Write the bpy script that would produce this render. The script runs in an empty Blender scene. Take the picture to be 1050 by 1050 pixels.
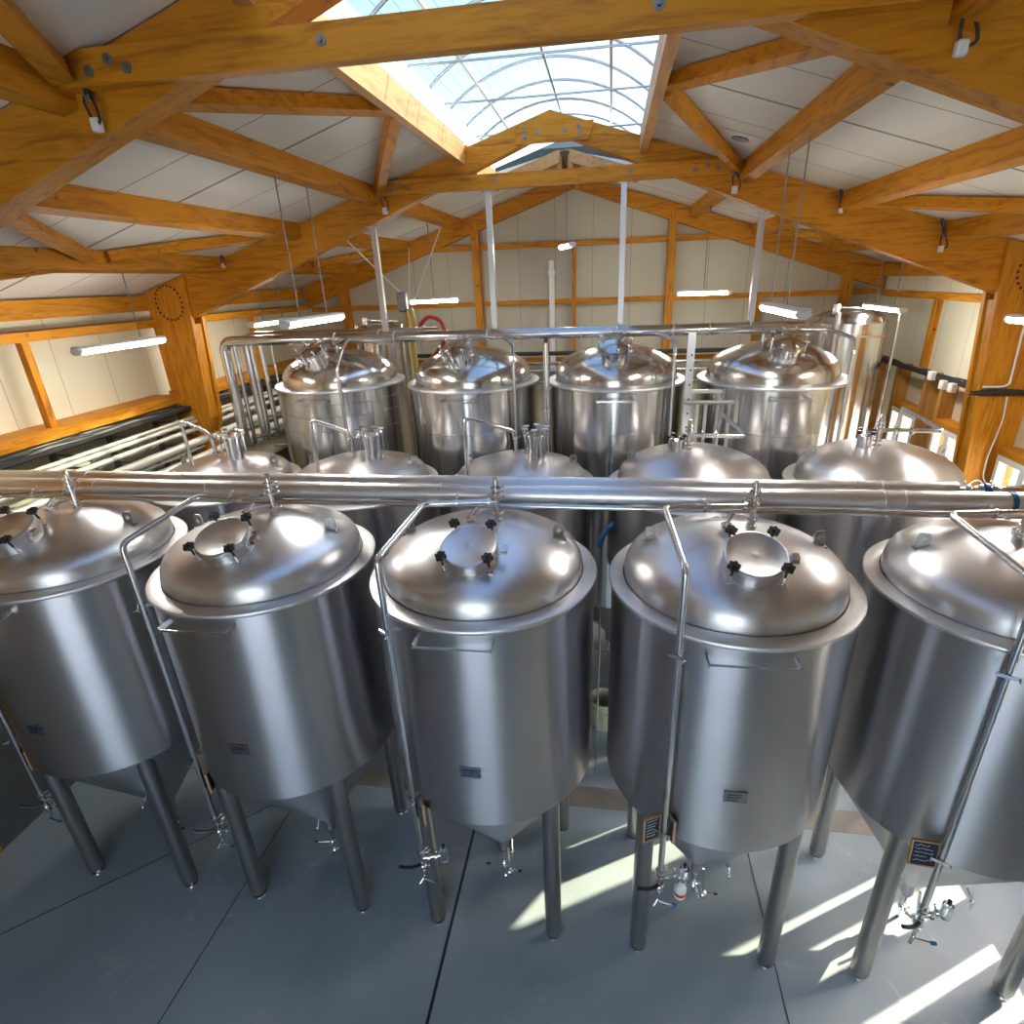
import bpy, bmesh, math, random
from mathutils import Vector, Matrix
sc = bpy.context.scene
COL = sc.collection
PI = math.pi
random.seed(7)

# ---------------------------------------------------------------- camera
CAMZ = 4.743
F_PX, PX, PY = 578.62, 534.87, 527.34
YAW, PITCH, ROLL = 0.1605, 0.3943, -0.0397
cy_, sy_, cp_, sp_ = math.cos(YAW), math.sin(YAW), math.cos(PITCH), math.sin(PITCH)
fwd = Vector((-sy_ * cp_, cy_ * cp_, -sp_))
right = Vector((cy_, sy_, 0))
up = right.cross(fwd)
r2 = math.cos(ROLL) * right + math.sin(ROLL) * up
u2 = -math.sin(ROLL) * right + math.cos(ROLL) * up
cd = bpy.data.cameras.new('camera')
cam = bpy.data.objects.new('camera', cd)
COL.objects.link(cam)
cam.matrix_world = Matrix(((r2.x, u2.x, -fwd.x, 0), (r2.y, u2.y, -fwd.y, 0), (r2.z, u2.z, -fwd.z, CAMZ), (0, 0, 0, 1)))
cd.sensor_width = 36
cd.lens = F_PX / 1050 * 36
cd.shift_x = (525 - PX) / 1050
cd.shift_y = (PY - 525) / 1050
cd.clip_start = 0.05
cd.clip_end = 300
sc.camera = cam

# ---------------------------------------------------------------- world, sun, exposure
SUN_AZ = math.radians(29.5)      # from +x towards +y
SUN_EL = math.radians(27.5)
w = bpy.data.worlds.new('sky')
sc.world = w
w.use_nodes = True
nt = w.node_tree
nt.nodes.clear()
sky = nt.nodes.new('ShaderNodeTexSky')
sky.sky_type = 'NISHITA'
sky.sun_disc = False
sky.sun_elevation = SUN_EL
sky.sun_rotation = PI / 2 - SUN_AZ
sky.air_density = 1.0
sky.dust_density = 2.0
bg = nt.nodes.new('ShaderNodeBackground')
bg.inputs['Strength'].default_value = 1.05
wo = nt.nodes.new('ShaderNodeOutputWorld')
nt.links.new(sky.outputs[0], bg.inputs['Color'])
nt.links.new(bg.outputs[0], wo.inputs['Surface'])

sl = bpy.data.lights.new('sun', 'SUN')
sl.energy = 11
sl.angle = math.radians(0.6)
sl.color = (1.0, 0.90, 0.62)
so = bpy.data.objects.new('sun', sl)
COL.objects.link(so)
sdir = Vector((math.cos(SUN_AZ) * math.cos(SUN_EL), math.sin(SUN_AZ) * math.cos(SUN_EL), math.sin(SUN_EL)))
so.rotation_euler = sdir.to_track_quat('Z', 'Y').to_euler()
so.location = (20, 12, 14)

def area(name, loc, rot, sx, sy, power, color, portal=False):
    l = bpy.data.lights.new(name, 'AREA')
    l.shape = 'RECTANGLE'
    l.size, l.size_y = sx, sy
    l.energy = power
    l.color = color
    o = bpy.data.objects.new(name, l)
    COL.objects.link(o)
    o.location = loc
    o.rotation_euler = rot
    if portal:
        l.cycles.is_portal = True
    return o
area('skylight_portal', (-0.6, 1.9, 6.75), (0, 0, 0), 2.0, 12.8, 1, (1, 1, 1), True)
area('side_window_portal', (4.2, 5.6, 1.8), (0, PI / 2, 0), 2.6, 7.4, 1, (1, 1, 1), True)
area('front_window_portal', (-0.6, -4.75, 2.25), (-PI / 2, 0, 0), 3.6, 4.3, 1, (1, 1, 1), True)

sc.view_settings.view_transform = 'Standard'
sc.view_settings.look = 'None'
sc.view_settings.gamma = 1
sc.view_settings.use_curve_mapping = False
sc.view_settings.exposure = 0.95
try:
    sc.cycles.max_bounces = 10
    sc.cycles.diffuse_bounces = 5
    sc.cycles.glossy_bounces = 5
    sc.cycles.transmission_bounces = 6
    sc.cycles.transparent_max_bounces = 10
    sc.cycles.caustics_reflective = False
    sc.cycles.sample_clamp_indirect = 6
except Exception:
    pass

# ---------------------------------------------------------------- mesh builder
class MB:
    def __init__(s):
        s.v, s.f = [], []
    def add(s, vs, fs):
        n = len(s.v)
        s.v += [tuple(p) for p in vs]
        s.f += [tuple(i + n for i in f) for f in fs]
        return s
    def box(s, x0, y0, z0, x1, y1, z1):
        return s.add([(x0, y0, z0), (x1, y0, z0), (x1, y1, z0), (x0, y1, z0), (x0, y0, z1), (x1, y0, z1), (x1, y1, z1), (x0, y1, z1)],
                     [(0, 3, 2, 1), (4, 5, 6, 7), (0, 1, 5, 4), (1, 2, 6, 5), (2, 3, 7, 6), (3, 0, 4, 7)])
    def obox(s, a, b, w_, h_, upv=(0, 0, 1)):
        """beam from a to b, w_ across, h_ tall (a, b on the centre line)"""
        a, b = Vector(a), Vector(b)
        d = (b - a).normalized()
        u = Vector(upv)
        sd = d.cross(u)
        if sd.length < 1e-5:
            sd = d.cross(Vector((1, 0, 0)))
        sd.normalize()
        u = sd.cross(d).normalized()
        vs = []
        for p in (a, b):
            for q, r in ((-1, -1), (1, -1), (1, 1), (-1, 1)):
                vs.append(p + sd * (q * w_ / 2) + u * (r * h_ / 2))
        return s.add(vs, [(0, 1, 2, 3), (7, 6, 5, 4), (0, 4, 5, 1), (1, 5, 6, 2), (2, 6, 7, 3), (3, 7, 4, 0)])
    def prism(s, poly, a0, a1, axis='y'):
        n = len(poly)
        f = (lambda p, a: (p[0], a, p[1])) if axis == 'y' else ((lambda p, a: (a, p[0], p[1])) if axis == 'x' else (lambda p, a: (p[0], p[1], a)))
        vs = [f(p, a0) for p in poly] + [f(p, a1) for p in poly]
        fs = [tuple(range(n)), tuple(range(2 * n - 1, n - 1, -1))]
        fs += [(i, i + n, (i + 1) % n + n, (i + 1) % n) for i in range(n)]
        return s.add(vs, fs)
    def cyl(s, a, b, r0, r1=None, n=16, caps=True):
        r1 = r0 if r1 is None else r1
        a, b = Vector(a), Vector(b)
        d = (b - a).normalized()
        x = d.orthogonal().normalized()
        y = d.cross(x)
        vs = []
        for p, r in ((a, r0), (b, r1)):
            for i in range(n):
                t = 2 * PI * i / n
                vs.append(p + (x * math.cos(t) + y * math.sin(t)) * r)
        fs = [(i, (i + 1) % n, (i + 1) % n + n, i + n) for i in range(n)]
        if caps:
            fs += [tuple(range(n - 1, -1, -1)), tuple(range(n, 2 * n))]
        return s.add(vs, fs)
    def lathe(s, prof, n=64, c=(0, 0, 0), mat=None):
        """prof: list of (r, z); r = 0 closes"""
        c = Vector(c)
        vs, rings = [], []
        for r, z in prof:
            if r < 1e-6:
                rings.append([len(vs)])
                vs.append(Vector((0, 0, z)))
            else:
                rings.append(list(range(len(vs), len(vs) + n)))
                vs += [Vector((r * math.cos(2 * PI * i / n), r * math.sin(2 * PI * i / n), z)) for i in range(n)]
        fs = []
        for A, B in zip(rings, rings[1:]):
            for i in range(n):
                j = (i + 1) % n
                if len(A) == 1 and len(B) == 1:
                    continue
                if len(A) == 1:
                    fs.append((A[0], B[j], B[i]))
                elif len(B) == 1:
                    fs.append((A[i], A[j], B[0]))
                else:
                    fs.append((A[i], A[j], B[j], B[i]))
        if mat is not None:
            vs = [mat @ v for v in vs]
        return s.add([v + c for v in vs], fs)
    def tube(s, pts, r, n=12, bend=0.06, seg=5):
        P = [Vector(p) for p in pts]
        Q = [P[0]]
        for i in range(1, len(P) - 1):
            a, b, c = P[i - 1], P[i], P[i + 1]
            d0, d1 = (a - b), (c - b)
            k = min(bend, d0.length * .45, d1.length * .45)
            p0, p1 = b + d0.normalized() * k, b + d1.normalized() * k
            for j in range(seg + 1):
                t = j / seg
                Q.append((1 - t) ** 2 * p0 + 2 * t * (1 - t) * b + t * t * p1)
        Q.append(P[-1])
        vs, fs = [], []
        x = None
        for i, p in enumerate(Q):
            if i == 0: d = Q[1] - Q[0]
            elif i == len(Q) - 1: d = Q[-1] - Q[-2]
            else: d = (Q[i + 1] - Q[i]).normalized() + (Q[i] - Q[i - 1]).normalized()
            d.normalize()
            x = d.orthogonal().normalized() if x is None else (x - d * x.dot(d)).normalized()
            y = d.cross(x)
            vs += [p + (x * math.cos(2 * PI * k / n) + y * math.sin(2 * PI * k / n)) * r for k in range(n)]
        m = len(Q)
        for i in range(m - 1):
            for k in range(n):
                fs.append((i * n + k, i * n + (k + 1) % n, (i + 1) * n + (k + 1) % n, (i + 1) * n + k))
        fs += [tuple(range(n - 1, -1, -1)), tuple(range((m - 1) * n, m * n))]
        return s.add(vs, fs)
    def ball(s, c, r, n=12, sz=1):
        return s.lathe([(r * math.sin(PI * i / 8), -r * sz * math.cos(PI * i / 8)) for i in range(9)], n, c)
    def mesh(s, name, mat, smooth=True, bevel=0):
        me = bpy.data.meshes.new(name)
        me.from_pydata([tuple(v) for v in s.v], [], s.f)
        bm = bmesh.new()
        bm.from_mesh(me)
        bmesh.ops.recalc_face_normals(bm, faces=bm.faces)
        if bevel:
            bmesh.ops.bevel(bm, geom=bm.edges[:], offset=bevel, segments=1, affect='EDGES')
        for f in bm.faces:
            f.smooth = smooth
        for e in bm.edges:
            if len(e.link_faces) == 2 and e.calc_face_angle(0) > math.radians(38):
                e.smooth = False
        bm.to_mesh(me)
        bm.free()
        me.materials.append(mat)
        return me
    def obj(s, name, mat, parent=None, loc=None, smooth=True, bevel=0):
        o = bpy.data.objects.new(name, s.mesh(name, mat, smooth, bevel))
        COL.objects.link(o)
        if parent: o.parent = parent
        if loc: o.location = loc
        return o

def tag(o, label=None, cat=None, group=None, kind=None):
    if label: o['label'] = label
    if cat: o['category'] = cat
    if group: o['group'] = group
    if kind: o['kind'] = kind
    return o
def empty(name, loc=(0, 0, 0), rz=0):
    o = bpy.data.objects.new(name, None)
    COL.objects.link(o)
    o.location = loc
    o.rotation_euler = (0, 0, rz)
    o.empty_display_size = .1
    return o
def struct(name, mb, mat, parent=None, **k):
    o = mb.obj(name, mat, parent, **k)
    if parent is None: o['kind'] = 'structure'
    return o
CACHE = {}
def part(name, key, build, mat, parent, loc=None, rot=None, **k):
    """a part whose mesh is shared between copies"""
    kk = (name, key, mat.name)
    if kk not in CACHE:
        mb = MB()
        build(mb)
        CACHE[kk] = mb.mesh(name, mat, **k)
    o = bpy.data.objects.new(name, CACHE[kk])
    COL.objects.link(o)
    o.parent = parent
    if loc is not None: o.location = loc
    if rot is not None: o.rotation_euler = rot
    return o

# ---------------------------------------------------------------- materials
def mat_base(name):
    m = bpy.data.materials.new(name)
    m.use_nodes = True
    n = m.node_tree
    return m, n, n.nodes['Principled BSDF']
def N(n, t, **k):
    o = n.nodes.new(t)
    for a, b in k.items():
        setattr(o, a, b)
    return o
def simple(name, col, rough=.5, metal=0, emit=None, es=0, noise=0, nscale=30, bump=0):
    m, n, b = mat_base(name)
    b.inputs['Base Color'].default_value = (*col, 1)
    b.inputs['Roughness'].default_value = rough
    b.inputs['Metallic'].default_value = metal
    if emit:
        b.inputs['Emission Color'].default_value = (*emit, 1)
        b.inputs['Emission Strength'].default_value = es
    if noise or bump:
        tc = N(n, 'ShaderNodeTexCoord')
        nz = N(n, 'ShaderNodeTexNoise')
        nz.inputs['Scale'].default_value = nscale
        nz.inputs['Detail'].default_value = 4
        n.links.new(tc.outputs['Object'], nz.inputs['Vector'])
        if noise:
            mx = N(n, 'ShaderNodeMixRGB', blend_type='MULTIPLY')
            mr = N(n, 'ShaderNodeMapRange')
            mr.inputs['From Min'].default_value = .3
            mr.inputs['From Max'].default_value = .7
            mr.inputs['To Min'].default_value = 1 - noise
            mr.inputs['To Max'].default_value = 1 + noise * .3
            n.links.new(nz.outputs['Fac'], mr.inputs['Value'])
            mx.inputs['Fac'].default_value = 1
            mx.inputs['Color1'].default_value = (*col, 1)
            n.links.new(mr.outputs[0], mx.inputs['Color2'])
            n.links.new(mx.outputs[0], b.inputs['Base Color'])
        if bump:
            bp = N(n, 'ShaderNodeBump')
            bp.inputs['Strength'].default_value = bump
            bp.inputs['Distance'].default_value = .01
            n.links.new(nz.outputs['Fac'], bp.inputs['Height'])
            n.links.new(bp.outputs[0], b.inputs['Normal'])
    return m

def steel(name, col=(.62, .62, .63), rough=.3, aniso=.6, rvar=.06, stretch=(1, 1, 14), nscale=6, bump=.0):
    m, n, b = mat_base(name)
    b.inputs['Metallic'].default_value = 1
    b.inputs['Anisotropic'].default_value = aniso
    b.inputs['Anisotropic Rotation'].default_value = .25
    tc = N(n, 'ShaderNodeTexCoord')
    mp = N(n, 'ShaderNodeMapping')
    mp.inputs['Scale'].default_value = stretch
    nz = N(n, 'ShaderNodeTexNoise')
    nz.inputs['Scale'].default_value = nscale
    nz.inputs['Detail'].default_value = 6
    n.links.new(tc.outputs['Object'], mp.inputs['Vector'])
    n.links.new(mp.outputs[0], nz.inputs['Vector'])
    mr = N(n, 'ShaderNodeMapRange')
    mr.inputs['From Min'].default_value = .3
    mr.inputs['From Max'].default_value = .7
    mr.inputs['To Min'].default_value = rough - rvar
    mr.inputs['To Max'].default_value = rough + rvar
    n.links.new(nz.outputs['Fac'], mr.inputs['Value'])
    n.links.new(mr.outputs[0], b.inputs['Roughness'])
    mx = N(n, 'ShaderNodeMixRGB')
    mx.inputs['Color1'].default_value = (col[0] * .93, col[1] * .93, col[2] * .93, 1)
    mx.inputs['Color2'].default_value = (*col, 1)
    n.links.new(nz.outputs['Fac'], mx.inputs['Fac'])
    n.links.new(mx.outputs[0], b.inputs['Base Color'])
    if aniso:
        tg = N(n, 'ShaderNodeTangent', direction_type='RADIAL', axis='Z')
        n.links.new(tg.outputs[0], b.inputs['Tangent'])
    if bump:
        bp = N(n, 'ShaderNodeBump')
        bp.inputs['Strength'].default_value = bump
        bp.inputs['Distance'].default_value = .004
        n.links.new(nz.outputs['Fac'], bp.inputs['Height'])
        n.links.new(bp.outputs[0], b.inputs['Normal'])
    return m

def wood(name, grain='x', base=(.60, .24, .011), dark=(.32, .105, .005)):
    m, n, b = mat_base(name)
    b.inputs['Roughness'].default_value = .55
    b.inputs['Specular IOR Level'].default_value = .3
    tc = N(n, 'ShaderNodeTexCoord')
    mp = N(n, 'ShaderNodeMapping')
    s = {'x': (1.1, 9, 9), 'y': (9, 1.1, 9), 'z': (9, 9, 1.1)}[grain]
    mp.inputs['Scale'].default_value = s
    n.links.new(tc.outputs['Object'], mp.inputs['Vector'])
    n1 = N(n, 'ShaderNodeTexNoise')
    n1.inputs['Scale'].default_value = 1.6
    n1.inputs['Detail'].default_value = 5
    n1.inputs['Distortion'].default_value = 1.6
    n2 = N(n, 'ShaderNodeTexNoise')
    n2.inputs['Scale'].default_value = 9
    n2.inputs['Detail'].default_value = 6
    n3 = N(n, 'ShaderNodeTexNoise')
    n3.inputs['Scale'].default_value = .9
    for q in (n1, n2):
        n.links.new(mp.outputs[0], q.inputs['Vector'])
    n.links.new(tc.outputs['Object'], n3.inputs['Vector'])
    ad = N(n, 'ShaderNodeMath', operation='MULTIPLY_ADD')
    ad.inputs[1].default_value = .35
    n.links.new(n2.outputs['Fac'], ad.inputs[0])
    n.links.new(n1.outputs['Fac'], ad.inputs[2])
    cr = N(n, 'ShaderNodeValToRGB')
    cr.color_ramp.elements[0].position = .42
    cr.color_ramp.elements[0].color = (*dark, 1)
    cr.color_ramp.elements[1].position = .72
    cr.color_ramp.elements[1].color = (*base, 1)
    n.links.new(ad.outputs[0], cr.inputs['Fac'])
    # knots
    vo = N(n, 'ShaderNodeTexVoronoi')
    vo.inputs['Scale'].default_value = 3.2
    n.links.new(tc.outputs['Object'], vo.inputs['Vector'])
    kr = N(n, 'ShaderNodeMapRange')
    kr.inputs['From Min'].default_value = .04
    kr.inputs['From Max'].default_value = .09
    kr.inputs['To Min'].default_value = .25
    kr.inputs['To Max'].default_value = 1
    n.links.new(vo.outputs['Distance'], kr.inputs['Value'])
    mx = N(n, 'ShaderNodeMixRGB', blend_type='MULTIPLY')
    mx.inputs['Fac'].default_value = 1
    n.links.new(cr.outputs[0], mx.inputs['Color1'])
    n.links.new(kr.outputs[0], mx.inputs['Color2'])
    hs = N(n, 'ShaderNodeHueSaturation')
    vr = N(n, 'ShaderNodeMapRange')
    vr.inputs['To Min'].default_value = .75
    vr.inputs['To Max'].default_value = 1.2
    n.links.new(n3.outputs['Fac'], vr.inputs['Value'])
    n.links.new(vr.outputs[0], hs.inputs['Value'])
    n.links.new(mx.outputs[0], hs.inputs['Color'])
    n.links.new(hs.outputs[0], b.inputs['Base Color'])
    bp = N(n, 'ShaderNodeBump')
    bp.inputs['Strength'].default_value = .15
    bp.inputs['Distance'].default_value = .006
    n.links.new(n2.outputs['Fac'], bp.inputs['Height'])
    n.links.new(bp.outputs[0], b.inputs['Normal'])
    return m

def seamed(name, col, axis, pitch, phase, wide_every=0, wide_phase=0, line=.012, seamcol=.35, rough=.6, bumpy=.25, nscale=180):
    """sheet panels with thin joints every pitch along an axis"""
    m, n, b = mat_base(name)
    b.inputs['Roughness'].default_value = rough
    tc = N(n, 'ShaderNodeTexCoord')
    sp = N(n, 'ShaderNodeSeparateXYZ')
    n.links.new(tc.outputs['Object'], sp.inputs[0])
    def seam(p, ph, ln):
        a = N(n, 'ShaderNodeMath', operation='SUBTRACT')
        a.inputs[1].default_value = ph
        n.links.new(sp.outputs[axis], a.inputs[0])
        d = N(n, 'ShaderNodeMath', operation='PINGPONG')
        d.inputs[1].default_value = p / 2
        n.links.new(a.outputs[0], d.inputs[0])
        c = N(n, 'ShaderNodeMath', operation='LESS_THAN')
        c.inputs[1].default_value = ln / 2
        n.links.new(d.outputs[0], c.inputs[0])
        return c
    c = seam(pitch, phase, line)
    fac = c.outputs[0]
    if wide_every:
        c2 = seam(pitch * wide_every, wide_phase, line * 3)
        mm = N(n, 'ShaderNodeMath', operation='MAXIMUM')
        n.links.new(c.outputs[0], mm.inputs[0])
        n.links.new(c2.outputs[0], mm.inputs[1])
        fac = mm.outputs[0]
    nz = N(n, 'ShaderNodeTexNoise')
    nz.inputs['Scale'].default_value = nscale
    nz.inputs['Detail'].default_value = 3
    n.links.new(tc.outputs['Object'], nz.inputs['Vector'])
    n4 = N(n, 'ShaderNodeTexNoise')
    n4.inputs['Scale'].default_value = .7
    n.links.new(tc.outputs['Object'], n4.inputs['Vector'])
    mr = N(n, 'ShaderNodeMapRange')
    mr.inputs['From Min'].default_value = .3
    mr.inputs['From Max'].default_value = .7
    mr.inputs['To Min'].default_value = .9
    mr.inputs['To Max'].default_value = 1.04
    n.links.new(n4.outputs['Fac'], mr.inputs['Value'])
    m0 = N(n, 'ShaderNodeMixRGB', blend_type='MULTIPLY')
    m0.inputs['Fac'].default_value = 1
    m0.inputs['Color1'].default_value = (*col, 1)
    n.links.new(mr.outputs[0], m0.inputs['Color2'])
    mx = N(n, 'ShaderNodeMixRGB')
    n.links.new(fac, mx.inputs['Fac'])
    n.links.new(m0.outputs[0], mx.inputs['Color1'])
    mx.inputs['Color2'].default_value = (col[0] * seamcol, col[1] * seamcol, col[2] * seamcol, 1)
    n.links.new(mx.outputs[0], b.inputs['Base Color'])
    bp = N(n, 'ShaderNodeBump')
    bp.inputs['Strength'].default_value = bumpy
    bp.inputs['Distance'].default_value = .004
    n.links.new(nz.outputs['Fac'], bp.inputs['Height'])
    n.links.new(bp.outputs[0], b.inputs['Normal'])
    return m

M = {}
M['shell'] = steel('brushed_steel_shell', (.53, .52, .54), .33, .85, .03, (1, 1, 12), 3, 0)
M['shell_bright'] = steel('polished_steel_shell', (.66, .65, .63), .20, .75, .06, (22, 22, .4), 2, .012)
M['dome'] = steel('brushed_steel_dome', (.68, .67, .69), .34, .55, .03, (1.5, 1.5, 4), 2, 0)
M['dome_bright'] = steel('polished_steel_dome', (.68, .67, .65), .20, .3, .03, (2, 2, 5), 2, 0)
M['rim'] = steel('ground_steel_rim', (.72, .72, .73), .42, 0, .05, (8, 8, 8), 10)
M['steel'] = steel('stainless_tube', (.68, .67, .66), .2, 0, .04, (5, 5, 5), 8)
M['chrome'] = steel('polished_fitting', (.80, .80, .80), .1, 0, .03, (5, 5, 5), 8)
M['leg'] = steel('dull_steel_leg', (.38, .37, .365), .36, 0, .06, (5, 5, 2), 8)
M['jacket'] = steel('aluminium_pipe_jacket', (.78, .78, .80), .36, 0, .05, (4, 12, 12), 3, .0)
M['galv'] = steel('galvanised_tube', (.62, .62, .63), .38, 0, .08, (12, 12, 3), 6)
M['cream_pipe'] = simple('cream_pipe_lagging', (.74, .70, .60), .38, .35)
M['black'] = simple('black_plastic', (.012, .012, .013), .35)
M['cable'] = simple('dark_cable', (.03, .028, .028), .5)
M['grey'] = simple('grey_metal', (.22, .22, .22), .45, .6)
M['white'] = simple('white_plastic', (.80, .79, .76), .4)
M['whitesheet'] = simple('white_upstand_sheet', (.80, .82, .83), .5)
M['blue'] = simple('blue_plastic', (.01, .13, .33), .35)
M['yellowhose'] = simple('yellow_hose', (.62, .50, .14), .5)
M['redhose'] = simple('red_hose', (.62, .04, .02), .35)
M['slate'] = simple('slate_board', (.015, .022, .045), .7)
M['chalk'] = simple('chalk', (.62, .66, .70), .9)
M['boardframe'] = simple('board_frame_wood', (.50, .27, .13), .6)
M['plate'] = steel('engraved_nameplate', (.30, .31, .34), .3, 0, .05)
M['ink'] = simple('nameplate_ink', (.03, .035, .06), .6)
M['tube_light'] = simple('lit_tube', (1, 1, 1), .5, 0, (1.0, .97, .90), 48)
M['ply'] = wood('orange_lit_ply', 'y', (.62, .33, .13), (.45, .20, .06))  # skylight and ridge timber, its orange-lit look put into the wood colour
M['woodx'] = wood('glulam_x', 'x')
M['woody'] = wood('glulam_y', 'y')
M['woodz'] = wood('glulam_z', 'z')
M['woodn'] = wood('brown_stud_wood', 'z', (.50, .24, .06), (.33, .14, .03))
M['plug'] = simple('dark_bolt_plug', (.05, .02, .01), .5)
M['ceil'] = seamed('ceiling_panel', (.87, .84, .75), 'Y', .59, 3.88, 4, 4.47, .010, .30)
M['wallL'] = seamed('cream_wall_panel', (.78, .72, .52), 'Y', .60, 3.3, 0, 0, .008, .55)
M['wallR'] = seamed('cream_wall_panel_right', (.78, .72, .54), 'Y', .60, 3.3, 0, 0, .008, .55)
M['wallB'] = seamed('grey_cream_gable_panel', (.58, .545, .43), 'X', .60, -.3, 0, 0, .009, .5)
M['frame_white'] = simple('white_window_frame', (.82, .82, .80), .35)
M['ground'] = simple('pale_paving', (.55, .56, .58), .8, noise=.15, nscale=3)
M['yellow'] = simple('yellow_render', (.80, .55, .07), .7)
M['bluebox'] = simple('blue_crate_plastic', (.05, .35, .70), .5)
M['bucket'] = simple('cream_bucket_plastic', (.80, .74, .45), .45)

def glass(name, tint=(1, 1, 1), frost=0.0, gloss=.06):
    m = bpy.data.materials.new(name)
    m.use_nodes = True
    n = m.node_tree
    n.nodes.clear()
    out = N(n, 'ShaderNodeOutputMaterial')
    tr = N(n, 'ShaderNodeBsdfTransparent')
    tr.inputs[0].default_value = (*tint, 1)
    gl = N(n, 'ShaderNodeBsdfGlossy')
    gl.inputs['Roughness'].default_value = .05
    mx = N(n, 'ShaderNodeMixShader')
    mx.inputs[0].default_value = gloss
    n.links.new(tr.outputs[0], mx.inputs[1])
    n.links.new(gl.outputs[0], mx.inputs[2])
    last = mx
    if frost:
        tl = N(n, 'ShaderNodeBsdfTranslucent')
        tl.inputs[0].default_value = (.95, .97, 1, 1)
        m2 = N(n, 'ShaderNodeMixShader')
        m2.inputs[0].default_value = frost
        n.links.new(mx.outputs[0], m2.inputs[1])
        n.links.new(tl.outputs[0], m2.inputs[2])
        last = m2
    n.links.new(last.outputs[0], out.inputs['Surface'])
    return m
M['glass'] = glass('window_glass')
M['poly'] = glass('skylight_sheet', (.46, .50, .52), .0, .03)
gm, gn, gb = mat_base('clear_glass_jar')
gb.inputs['Transmission Weight'].default_value = 1
gb.inputs['Roughness'].default_value = .03
gb.inputs['Base Color'].default_value = (.9, .95, 1, 1)
M['jar'] = gm

# floor: grey-blue resin with scuffs, plus thin joints
fm, fn, fb = mat_base('resin_floor')
tc = N(fn, 'ShaderNodeTexCoord')
f1 = N(fn, 'ShaderNodeTexNoise'); f1.inputs['Scale'].default_value = .9; f1.inputs['Detail'].default_value = 6
f2 = N(fn, 'ShaderNodeTexNoise'); f2.inputs['Scale'].default_value = 60; f2.inputs['Detail'].default_value = 3
f3 = N(fn, 'ShaderNodeTexNoise'); f3.inputs['Scale'].default_value = 2.6; f3.inputs['Detail'].default_value = 8; f3.inputs['Distortion'].default_value = 2
for q in (f1, f2, f3):
    fn.links.new(tc.outputs['Object'], q.inputs['Vector'])
cr = N(fn, 'ShaderNodeValToRGB')
cr.color_ramp.elements[0].position = .35
cr.color_ramp.elements[0].color = (.26, .315, .35, 1)
cr.color_ramp.elements[1].position = .65
cr.color_ramp.elements[1].color = (.35, .41, .455, 1)
fn.links.new(f1.outputs['Fac'], cr.inputs['Fac'])
sc3 = N(fn, 'ShaderNodeMapRange')
sc3.inputs['From Min'].default_value = .62
sc3.inputs['From Max'].default_value = .75
sc3.inputs['To Max'].default_value = .45
fn.links.new(f3.outputs['Fac'], sc3.inputs['Value'])
fx = N(fn, 'ShaderNodeMixRGB')
fn.links.new(sc3.outputs[0], fx.inputs['Fac'])
fn.links.new(cr.outputs[0], fx.inputs['Color1'])
fx.inputs['Color2'].default_value = (.56, .58, .58, 1)
fn.links.new(fx.outputs[0], fb.inputs['Base Color'])
fr = N(fn, 'ShaderNodeMapRange')
fr.inputs['To Min'].default_value = .22
fr.inputs['To Max'].default_value = .5
fn.links.new(f1.outputs['Fac'], fr.inputs['Value'])
fn.links.new(fr.outputs[0], fb.inputs['Roughness'])
fbp = N(fn, 'ShaderNodeBump'); fbp.inputs['Strength'].default_value = .12; fbp.inputs['Distance'].default_value = .004
fn.links.new(f2.outputs['Fac'], fbp.inputs['Height'])
fn.links.new(fbp.outputs[0], fb.inputs['Normal'])
M['floor'] = fm
M['floor2'] = simple('brown_grey_floor', (.30, .26, .22), .4, noise=.25, nscale=4)
M['joint'] = simple('dark_joint', (.02, .02, .022), .5)

# ---------------------------------------------------------------- room shell
XL, XR, XC = -5.52, 4.10, -0.60
Y0, Y1 = -4.62, 10.0
def zc(x): return 6.2 - .305 * abs(x - XC)
struct('floor', MB().box(XL - .2, Y0 - .2, -.2, XR + .2, Y1 + .2, 0), M['floor'])
struct('floor_channel', MB().box(XL, 3.98, 0, XR, 4.22, .004), M['floor2'])
def slope(x0, x1, ya, yb, t=.12):
    return MB().prism([(x0, zc(x0)), (x1, zc(x1)), (x1, zc(x1) + t), (x0, zc(x0) + t)], ya, yb)
SKY0, SKY1 = -4.2, 8.15
KL, KR = -1.50, .30
struct('ceiling', slope(XL - .16, KL, Y0 - .16, Y1 + .16), M['ceil'], smooth=False)
struct('ceiling', slope(KR, XR + .16, Y0 - .16, Y1 + .16), M['ceil'], smooth=False)
struct('ceiling', slope(KL, XC, SKY1, Y1 + .16), M['ceil'], smooth=False)
struct('ceiling', slope(XC, KR, SKY1, Y1 + .16), M['ceil'], smooth=False)
struct('ceiling', slope(KL, XC, Y0 - .16, SKY0), M['ceil'], smooth=False)
struct('ceiling', slope(XC, KR, Y0 - .16, SKY0), M['ceil'], smooth=False)
struct('wall_left', MB().box(XL - .16, Y0, 0, XL, Y1, zc(XL)), M['wallL'], smooth=False)
gable = [(XL - .16, 0), (XR + .16, 0), (XR + .16, zc(XR + .16)), (XC, zc(XC)), (XL - .16, zc(XL - .16))]
struct('wall_back', MB().prism(gable, Y1, Y1 + .16), M['wallB'], smooth=False)
struct('wall_dark_sheet', MB().box(XL, Y0, 0, XL + .02, Y1, 2.2), simple('dark_grey_sheet', (.10, .10, .095), .5), smooth=False)  # thin dark grey sheet over the lower left wall
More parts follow.
